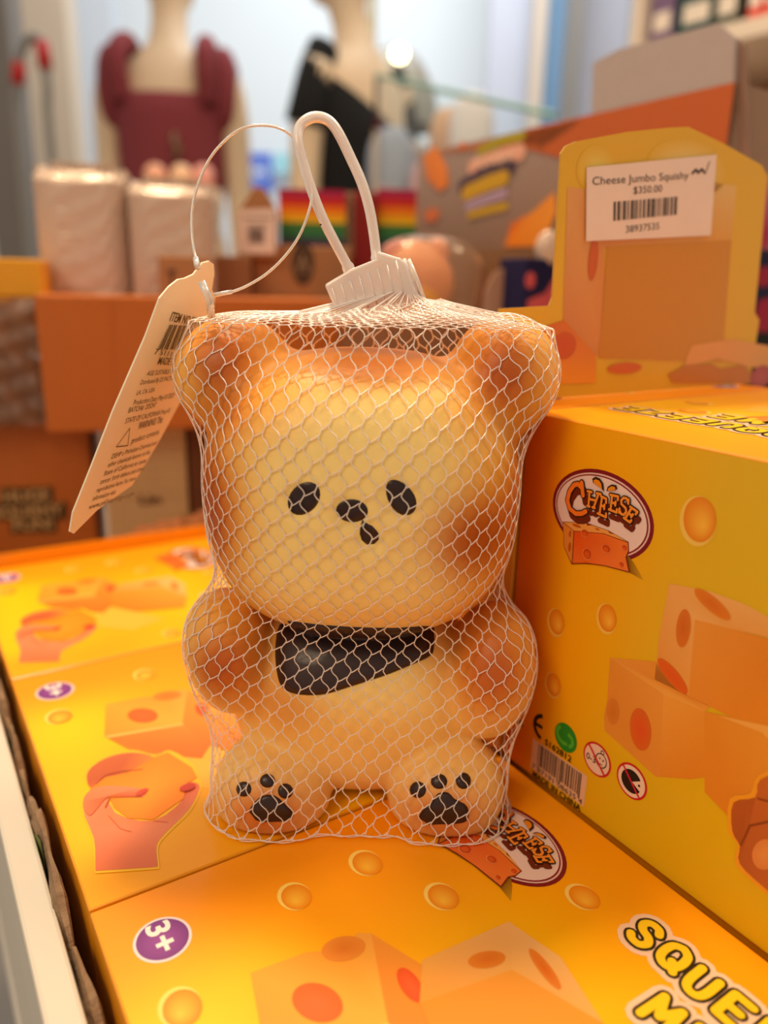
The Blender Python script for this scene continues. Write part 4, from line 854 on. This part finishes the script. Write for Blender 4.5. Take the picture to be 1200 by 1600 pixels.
a.poly(P_([(663, 245), (682, 226), (700, 262), (702, 290), (688, 300), (668, 280)]), ['#d88040', '#e08a44', '#e8863c', '#e08030', '#d87c3c', '#c87040'], 4)
a.ell(X(724, 228), .004, .003, '#d46a38', 4); a.ell(X(676, 336), .012, .006, '#c87048', 4)
a.mb.build('snack_picture', MATTE, t); a = Art(a.w, step=.0003)
a.poly(P_([(790, 386), (800, 350), (835, 330), (868, 300), (872, 330), (850, 385)]), ['#e88018', '#d85a1c', '#e08a30', '#e89030', '#e89434', '#e88a24'], 4)
a.mb.build('snack_picture', MATTE, t)
PF = Plane(PV.w(a1 - .001, zt_, -.002), PV.ex, UZ)
b = MB(); fl = P_([(922, 190), (925, 98), (966, 76), (1080, 46), (1120, 35), (1147, 58), (1146, 124)]); fl[0] = (fl[0][0], zt_ - .002); fl[-1] = (fl[-1][0], zt_ - .002)
b.prism([PV.w(x, y, -.004) for x, y in fl], PV.n * .003, '#ab9f9c'); b.build('raised_flap', MATTE, t)
b = MB(); b.prism([PV.w(x, y, -.006) for x, y in P_([(1147, 58), (1146, 124), (1146, 260), (1165, 260), (1160, 130), (1156, 70)])], PV.n * .002, '#8a6c5c'); b.build('side_flap', MATTE, t)
# grey rounded card and patterned packets behind the header card
o = atY(795, 445, .585); Pl = Plane(o, [.8, .3, 0], [0, 0, 1]); Pl.n = -Pl.n if Pl.n[1] > 0 else Pl.n
b = MB(); b.prism([Pl.w(*Pl.px(*q)) for q in [(752, 490), (758, 450), (772, 425), (800, 414), (850, 412), (850, 490)]], Pl.n * .002, '#b08a74'); tag(b.build('grey_card', MATTE, base=Pl.w(*Pl.px(800, 490))), 'rounded grey-brown card tab left of the header card', 'card')
def packet(label, x0, x1, yt, yb, Y, c0, c1):
    t, Pl = fbox('snack_packet', label, 'packet', x0, x1, yt, yb, Y, .03, 60, c0, zb=.146 if Y > .5 else None, group='navy and pink packets', part='packet_body'); a0, a1, b0, b1 = Pl.r; a = art_on(Pl); w_, h_ = a1 - a0, b1 - b0
    a.poly([(a0 + w_ * .05, b0 + .001), (a1 - .001, b0 + .001), (a1 - .001, b0 + h_ * .75), (a0 + w_ * .75, b0 + h_ * .8), (a0 + w_ * .5, b0 + h_ * .5), (a0 + w_ * .1, b0 + h_ * .4)], c1, 1); a.ell((a0 + w_ * .12, b0 + h_ * .68), w_ * .12, h_ * .12, c1, 1); a.mb.build('packet_print', MATTE, t); return Pl
packet('navy packet with pink blots just left of the header card', 820, 885, 404, 474, .57, '#1c1a44', '#d25a60')
packet('navy packet with dark red blots at the right edge beyond the header card', 1178, 1290, 392, 488, .56, '#1a1438', '#a01c38')
for lb, x, y, Y, r_ in (('pink rounded package above the navy packet at the right edge', 1215, 245, .66, .022), ('crinkled clear wrapper on the navy packet left of the header card', 857, 388, .575, .0095)):
    q = atY(x, y, Y); t = thing('pink_package' if 'pink' in lb else 'clear_wrapper', lb, 'package', q - UZ * r_ * 1.6)
    b = MB(); b.ball(q - (UZ * .02 if 'pink' in lb else 0), (r_, r_ * .7, r_ * (2.6 if 'pink' in lb else 1.3)), n=24, m=18, col='#c83a60'); b.build('package_body', mat('pink_gloss', '#cf4468', .2, coat=.8) if 'pink' in lb else m_pack, t, smooth=True)
t, Pl = fbox('black_case', 'black open case behind the grey flap at the right edge', 'case', 1150, 1330, 172, 392, .72, .08, 62, '#1c1612', zb=TZ)
b = MB(); a0, a1, b0, b1 = Pl.r; b.tube([Pl.w(a0 + (a1 - a0) * i / 24, b1 + .002 * (i % 2), .002) for i in range(25)], .0022, n=8, col='#b09a88'); b.build('beaded_trim', MATTE, t, smooth=True)
# ---------------------------------------------------------------- far shop: shelf, glass, mannequins, trolley, posts
m_shelf = mat('white_shelf', '#e6d6c6', 0.4)
a_ = math.radians(150); EX = np.array([math.sin(math.radians(-40)), math.cos(math.radians(-40)), 0])
PS = Plane(atY(1100, 100, 1.5), EX, UZ); PS.n = -PS.n if PS.n[0] > 0 else PS.n
t = thing('wall_shelf_unit', 'white shop shelving full of small goods, top right corner', 'shelf', PS.w(0, -1.0 - PS.o[2], 0))
s0, s1 = PS.px(985, 60)[0], PS.px(1450, 200)[0]; lo_, hi_ = min(s0, s1), max(s0, s1)
zsh = [PS.px(1100, 75)[1], PS.px(1170, 240)[1]]; zsh.append(zsh[0] + .26)
for z in zsh: b = MB(); b.box(PS.w(lo_, z, -.3), PS.ex * (hi_ - lo_), PS.n * .3, UZ * .03); b.build('shelf_board', m_shelf, t, bevel=.002)
for z0_, z1_ in ((-1.0 - PS.o[2], zsh[2] + .4),):
    for s_ in (lo_, hi_ - .02): b = MB(); b.box(PS.w(s_, z0_, -.3), PS.ex * .02, PS.n * .3, UZ * (z1_ - z0_)); b.build('side_panel', m_shelf, t)
    b = MB(); b.box(PS.w(lo_, z0_, -.31), PS.ex * (hi_ - lo_), PS.n * .01, UZ * (z1_ - z0_)); b.build('back_panel', mat('shelf_back', '#b08a70', .6), t)
SG = [('teal', '#1c4a50', 1040, 1095, 28), ('grey', '#50584c', 1098, 1135, 26), ('red', '#e0382c', 1150, 1172, 48), ('coral', '#e85a48', 1174, 1196, 56), ('pale pink', '#e8a090', 1198, 1225, 60), ('purple', '#7a6488', 1000, 1036, 20)]
for nm, c_, x0, x1, h_ in SG:
    p = [PS.px(x, 75)[0] for x in (x0, x1)]; zz = zsh[0] + .0305; q0 = PS.w(min(p), zz, -.12)
    t = thing('boxed_product', nm + ' boxed product on the white shelf at the top right', 'box', q0, 0, 'boxed products on the shelf'); b = MB(); b.box(q0, PS.ex * (abs(p[1] - p[0]) * .94), PS.n * .1, UZ * (.06 + h_ * .0012), c_); b.build('box_body', MATTE, t, bevel=.002)
    b = MB(); b.box(PS.w(min(p) + .004, zz + .02, -.0195), PS.ex * (abs(p[1] - p[0]) * .7), PS.n * .0008, UZ * .03, '#e8dcd0' if nm != 'red' else '#f4e4da'); b.build('box_label', MATTE, t)
# glass screen with green edge, lamp globe and brass pole
m_glass = mat('clear_glass', '#f6fcfa', 0.02, trans=1.0, ior=1.12)
g0, g1 = atY(588, 118, 1.7), atY(866, 180, 1.25); dv = g1 - g0; dvh = dv * [1, 1, 0]
t = thing('glass_screen', 'clear glass screen with sloping green edge behind the display box', 'glass', (g0 + g1) / 2 - UZ * .5)
b = MB(); nrm = np.cross(dvh, UZ); nrm /= np.linalg.norm(nrm); b.prism([g0, g1, g1 * [1, 1, 0] - UZ * .2, g0 * [1, 1, 0] - UZ * .2], nrm * .004); b.build('glass_pane', m_glass, t)
b = MB(); b.tube([g0, g1], .0045, n=8); b.build('glass_edge', mat('green_glass_edge', '#6f9a8a', .3), t)
t = thing('brass_pole', 'thin brass pole rising between the black-topped mannequin and the lamp', 'pole', atY(578, 300, 3.3) * [1, 1, 0] - UZ)
b = MB(); q = atY(578, 300, 3.3); b.tube([(q[0], q[1], -1), (q[0], q[1], 1.6)], .014, n=14); b.build('pole_shaft', mat('aged_brass', '#8a7650', .35, metal=.6), t, smooth=True); b = MB(); b.tube([(q[0], q[1], -1), (q[0], q[1], -.97)], .12, n=24); b.build('pole_base', m_metal, t)
t = thing('glass_lamp', 'round glowing bulb in front of a grey dome, above the rainbow boxes', 'lamp', atY(615, 300, 2.6) * [1, 1, 0] - UZ)
q = atY(624, 84, 2.55); b = MB(); b.ball(q, .022, n=20, m=14); b.build('bulb', mat('glowing_bulb', '#fff0b0', .4, emit=9.0), t, smooth=True)
q = atY(612, 190, 2.75); b = MB(); P = [[q + np.array([.15 * math.sin(k / 12 * math.pi / 2) * math.cos(p_), .15 * math.sin(k / 12 * math.pi / 2) * math.sin(p_), .24 * math.cos(k / 12 * math.pi / 2) - .02]) for p_ in np.linspace(0, 2 * math.pi, 28, endpoint=False)] for k in range(13)]
b.grid(P, closed_v=True); b.tube([q - UZ * .02, (q[0], q[1], -1.0)], .02, n=12); b.tube([(q[0], q[1], -1), (q[0], q[1], -.97)], .14, n=24); b.build('dome_stand', mat('grey_dome', '#a8a59c', .3), t, smooth=True)
for x, y, Y, c_, nm, r_ in ((610, 262, 1.95, '#9aa4b8', 'blue-grey', .055), (640, 285, 2.1, '#a89c94', 'grey', .06), (668, 300, 1.9, '#d8a8b0', 'pink', .045), (735, 205, 1.9, '#e8e4ea', 'white', .05), (700, 225, 2.0, '#d8b090', 'tan', .05)):
    q = atY(x, y, Y); t = thing('draped_garment', nm + ' garment bundle on a stand beyond the rainbow boxes', 'garment', (q[0], q[1], -1.0)); b = MB()
    b.ball(q, (r_, r_ * .8, r_ * 1.6), n=22, m=16, e=.8, col=c_); b.build('garment_cloth', mat('cloth_' + nm.replace('-', '_'), c_, .9, bump=.5, bscale=30), t, smooth=True); b = MB(); b.tube([q - UZ * r_, (q[0], q[1], -1)], .015, n=10); b.build('stand_pole', m_metal, t)
# mannequins, seen from behind
m_skin = mat('mannequin_cream', '#ecd0ac', 0.45); m_burg = mat('burgundy_cloth', '#8c3a40', 0.9, noise=.08, nscale=40, bump=.3, bscale=60); m_blk = mat('black_cloth', '#0c0b0c', 0.85, bump=.2, bscale=60)
def lathe_rings(rings, c0, yaw):
    """rings: (z, half width, half depth, x shift, y shift)"""
    cy, sy = math.cos(yaw), math.sin(yaw); out = []
    for z, w_, d_, sx, sy_ in rings:
        out.append([(c0[0] + cy * (sx + w_ * math.cos(p_)) - sy * (sy_ + d_ * math.sin(p_)), c0[1] + sy * (sx + w_ * math.cos(p_)) + cy * (sy_ + d_ * math.sin(p_)), c0[2] + z) for p_ in np.linspace(0, 2 * math.pi, 28, endpoint=False)])
    return out
def mannequin(label, px_, neck_y, Y, yaw, k, style):
    c0 = atY(px_, neck_y, Y); base = np.array([c0[0], c0[1], -1.0]); t = thing('mannequin', label, 'mannequin', base); cy, sy = math.cos(yaw), math.sin(yaw)
    L = lambda x, y, z: np.array([c0[0] + cy * x * k - sy * y * k, c0[1] + sy * x * k + cy * y * k, c0[2] + z * k])
    body = [(-.95, .05, .05, 0, 0), (-.90, .17, .12, 0, 0), (-.72, .185, .13, 0, 0), (-.50, .135, .10, 0, 0), (-.34, .15, .11, 0, 0), (-.20, .150, .110, 0, 0), (-.12, .155, .095, 0, 0), (-.07, .13, .08, 0, 0), (-.03, .085, .065, 0, .005), (0, .058, .056, 0, .012), (.05, .050, .052, 0, .028), (.10, .052, .056, 0, .045),
            (.125, .062, .085, 0, .068), (.16, .072, .098, 0, .075), (.21, .078, .102, 0, .075), (.26, .070, .090, 0, .07), (.30, .04, .055, 0, .07), (.315, .01, .012, 0, .07)]
    b = MB(); b.grid(lathe_rings([tuple(q * k for q in r_) for r_ in body], c0, yaw), closed_v=True)
    b.tube([L(-.07, 0, -.9), L(-.09, 0, -1.3), L(-.08, .0, (-1.0 - c0[2]) / k + .05)], [.085 * k, .06 * k, .045 * k], n=14); b.tube([L(.07, 0, -.9), L(.09, 0, -1.3), L(.08, 0, (-1.0 - c0[2]) / k + .05)], [.085 * k, .06 * k, .045 * k], n=14)
    b.build('mannequin_body', m_skin, t, smooth=True)
    for sd in (-1, 1):
        b = MB(); b.tube(cr_spline([L(sd * .150, 0, -.08), L(sd * .178, 0, -.16), L(sd * .188, .01, -.32), L(sd * .198, .0, -.48), L(sd * .205, -.03, -.66), L(sd * .205, -.05, -.78)], 4), [.048 * k * (1 - .018 * i) for i in range(21)], n=14); b.build('arm', m_skin, t, smooth=True)
    return t, L
t, L = mannequin('mannequin in a burgundy puff-sleeve top, seen from behind', 262, 66, 2.5, .05, 1.0, 0)
def cloth(L, name, m, rows, t, ph=math.pi / 2):
    b = MB(); b.grid([[L(w_ * math.cos(p_) + sx, d_ * math.sin(p_), z + dz * (math.cos(p_ - ph) * .5 + .5)) for p_ in np.linspace(0, 2 * math.pi, 40, endpoint=False)] for z, w_, d_, sx, dz in rows], closed_v=True); b.build(name, m, t, smooth=True)
cloth(L, 'burgundy_top', m_burg, [(-.41, .150, .118, 0, 0), (-.38, .152, .120, 0, 0), (-.28, .158, .124, 0, 0), (-.21, .162, .126, 0, 0), (-.155, .163, .124, 0, .02), (-.15, .158, .116, 0, .02)], t)
for sd in (-1, 1):
    b = MB(); b.tube(cr_spline([L(sd * .118, -.08, -.17), L(sd * .122, -.100, -.09), L(sd * .118, -.075, -.03), L(sd * .112, .02, -.01), L(sd * .12, .09, -.10)], 5), .028, n=10); b.build('shoulder_strap', m_burg, t, smooth=True)
    b = MB(); b.ball(L(sd * .158, -.005, -.125), (.045, .07, .115), n=22, m=16, e=.85); b.build('puff_sleeve', m_burg, t, smooth=True)
b = MB(); b.tube([L(.035, -.128, -.26), L(.03, -.13, -.28), L(.045, -.13, -.30), L(.03, -.13, -.33)], .010, n=8); b.build('clasp', mat('bronze_clasp', '#8a6a50', .4, metal=.5), t, smooth=True)
t, L = mannequin('mannequin in a black off-shoulder top, turned sideways near the glowing lamp', 560, 72, 2.35, .85, 1.0, 1)
cloth(L, 'black_top', m_blk, [(-.55, .145, .112, 0, 0), (-.46, .145, .115, 0, 0), (-.36, .154, .122, 0, 0), (-.30, .160, .124, 0, .08), (-.255, .163, .116, 0, .17), (-.25, .157, .110, 0, .17)], t, 2.75)
for sd in (-1, 1): b = MB(); b.tube(cr_spline([L(sd * .13, 0, -.03), L(sd * .158, 0, -.09), L(sd * .182, .0, -.17), L(sd * .186, .01, -.22)], 4), [.040 + .0012 * i for i in range(13)], n=16); b.build('short_sleeve', m_blk, t, smooth=True)
# trolley with red grips
t = thing('hand_trolley', 'grey trolley handle with red grips standing by the beige post, far left', 'trolley', atY(60, 290, 2.2) * [1, 1, 0] - UZ)
T_ = lambda x, y: atY(x, y, 2.2); m_red = mat('red_grip', '#c01818', .4)
h0, h1 = T_(24, 290), T_(84, 280); b = MB(); b.tube(cr_spline([(h0[0] + .02, h0[1], -1), T_(35, 280), T_(28, 140), T_(29, 95), T_(45, 62), T_(62, 62), T_(68, 85), T_(74, 140), T_(84, 285), (h1[0] + .02, h1[1], -1)], 6), .011, n=12); b.build('trolley_frame', mat('trolley_steel', '#8a8884', .35, metal=.4), t, smooth=True)
for q in (((27, 132), (30, 98)), ((65, 64), (71, 108))): b = MB(); b.tube([T_(*q[0]), T_(*q[1])], .017, n=14); b.build('grip', m_red, t, smooth=True)
b = MB(); b.tube([T_(58, 280), T_(88, 280)], .012, n=10); b.build('cross_bar', m_metal, t, smooth=True)
# posts, curtains and panels along the back wall
def post(name, label, cat, x0, x1, Y, col, rough=.6, dpt=.12, z1=3.0, m=None, st=False):
    p0, p1 = atY(x0, 100, Y), atY(x1, 100, Y); b = MB(); b.box((p0[0], Y, -1.0), (p1[0] - p0[0], 0, 0), (0, dpt, 0), (0, 0, z1 + 1), col); o = b.build(name, m or mat('post_' + col.strip('#'), col, rough, noise=.03, nscale=5), base=((p0[0] + p1[0]) / 2, Y + dpt / 2, -1.0))
    if st: o['kind'] = 'structure'
    else: tag(o, label, cat)
post('trim_1', '', '', -40, 18, 3.0, '#7c736a', st=True); post('trim_2', '', '', 32, 108, 3.6, '#d8c4ac', st=True); post('trim_3', '', '', 112, 180, 4.6, '#d6dde6', st=True)
post('white_pipe', 'white vertical pipe beside the trolley handle, far left', 'pipe', 22, 50, 2.5, '#dfe4ea', z1=.12)
post('trim_4', '', '', 762, 830, 4.4, '#c6c8d4', st=True); post('trim_5', '', '', 832, 850, 4.2, '#dcc8b4', st=True); post('trim_6', '', '', 886, 908, 4.0, '#8c8680', st=True); post('trim_7', '', '', 908, 975, 4.2, '#c0c0cc', st=True)
post('blue_curtain', 'narrow blue curtain beside the grey frame at the back', 'curtain', 850, 888, 4.3, '#8cb4d8')
def poster(label, x0, x1, y0, y1, col, Y=5.1):
    p, q = atY(x0, y1, Y), atY(x1, y0, Y); t = thing('wall_poster', label, 'poster', p); b = MB(); b.box(p, (q[0] - p[0], 0, 0), (0, .01, 0), (0, 0, q[2] - p[2]), col); b.build('poster_sheet', MATTE, t); return t, p, q
poster('plain blue poster on the back wall left of the burgundy mannequin', 136, 176, 174, 256, '#6a9cc8')
t, p, q = poster('blue notice with a round white mark, low on the back wall', 387, 424, 240, 296, '#3a68d8')
a = Art(lambda x, z, l: np.array([x, 5.1 - l, z]), step=.001); c_ = ((p[0] + q[0]) / 2, (p[2] + q[2]) / 2); a.ring(c_, .05, .05, .014, '#dce6f4', 1); a.ell(c_, .02, .02, '#dce6f4', 1); a.mb.build('round_mark', MATTE, t)
poster('pale turquoise notice beside the blue notice on the back wall', 428, 462, 240, 270, '#a8e0ec')
# warm-white table far back carrying pale goods
t = thing('pale_basket', 'pale basket of peach goods below the burgundy mannequin', 'basket', atY(280, 302, 1.9) * [1, 1, 0] - UZ)
q = atY(280, 302, 1.9); b = MB(); P = [[(q[0] + r_ * math.cos(p_), q[1] + r_ * math.sin(p_), z) for p_ in np.linspace(0, 2 * math.pi, 28, endpoint=False)] for z, r_ in ((-1.0, .08), (-.98, .08), (q[2] - .10, .085), (q[2] - .02, .10), (q[2] + .01, .098))]; b.grid(P, closed_v=True); b.face(P[0][::-1] if False else P[-1]); b.build('basket_body', mat('pale_wicker', '#e6ccb2', .7, bump=.4, bscale=80), t, smooth=False)
for i, (dx, c_) in enumerate(((-.05, '#f0b090'), (.01, '#f4c8a0'), (.06, '#f0a898'))):
    t = thing('soft_ball', ('left', 'middle', 'right')[i] + ' peach soft ball in the pale basket', 'ball', (q[0] + dx, q[1], q[2] + .011)); b = MB(); b.ball((q[0] + dx, q[1] - .01, q[2] + .036), .025, n=18, m=12); b.build('ball_body', mat('peach_%d' % i, c_, .6), t, smooth=True)
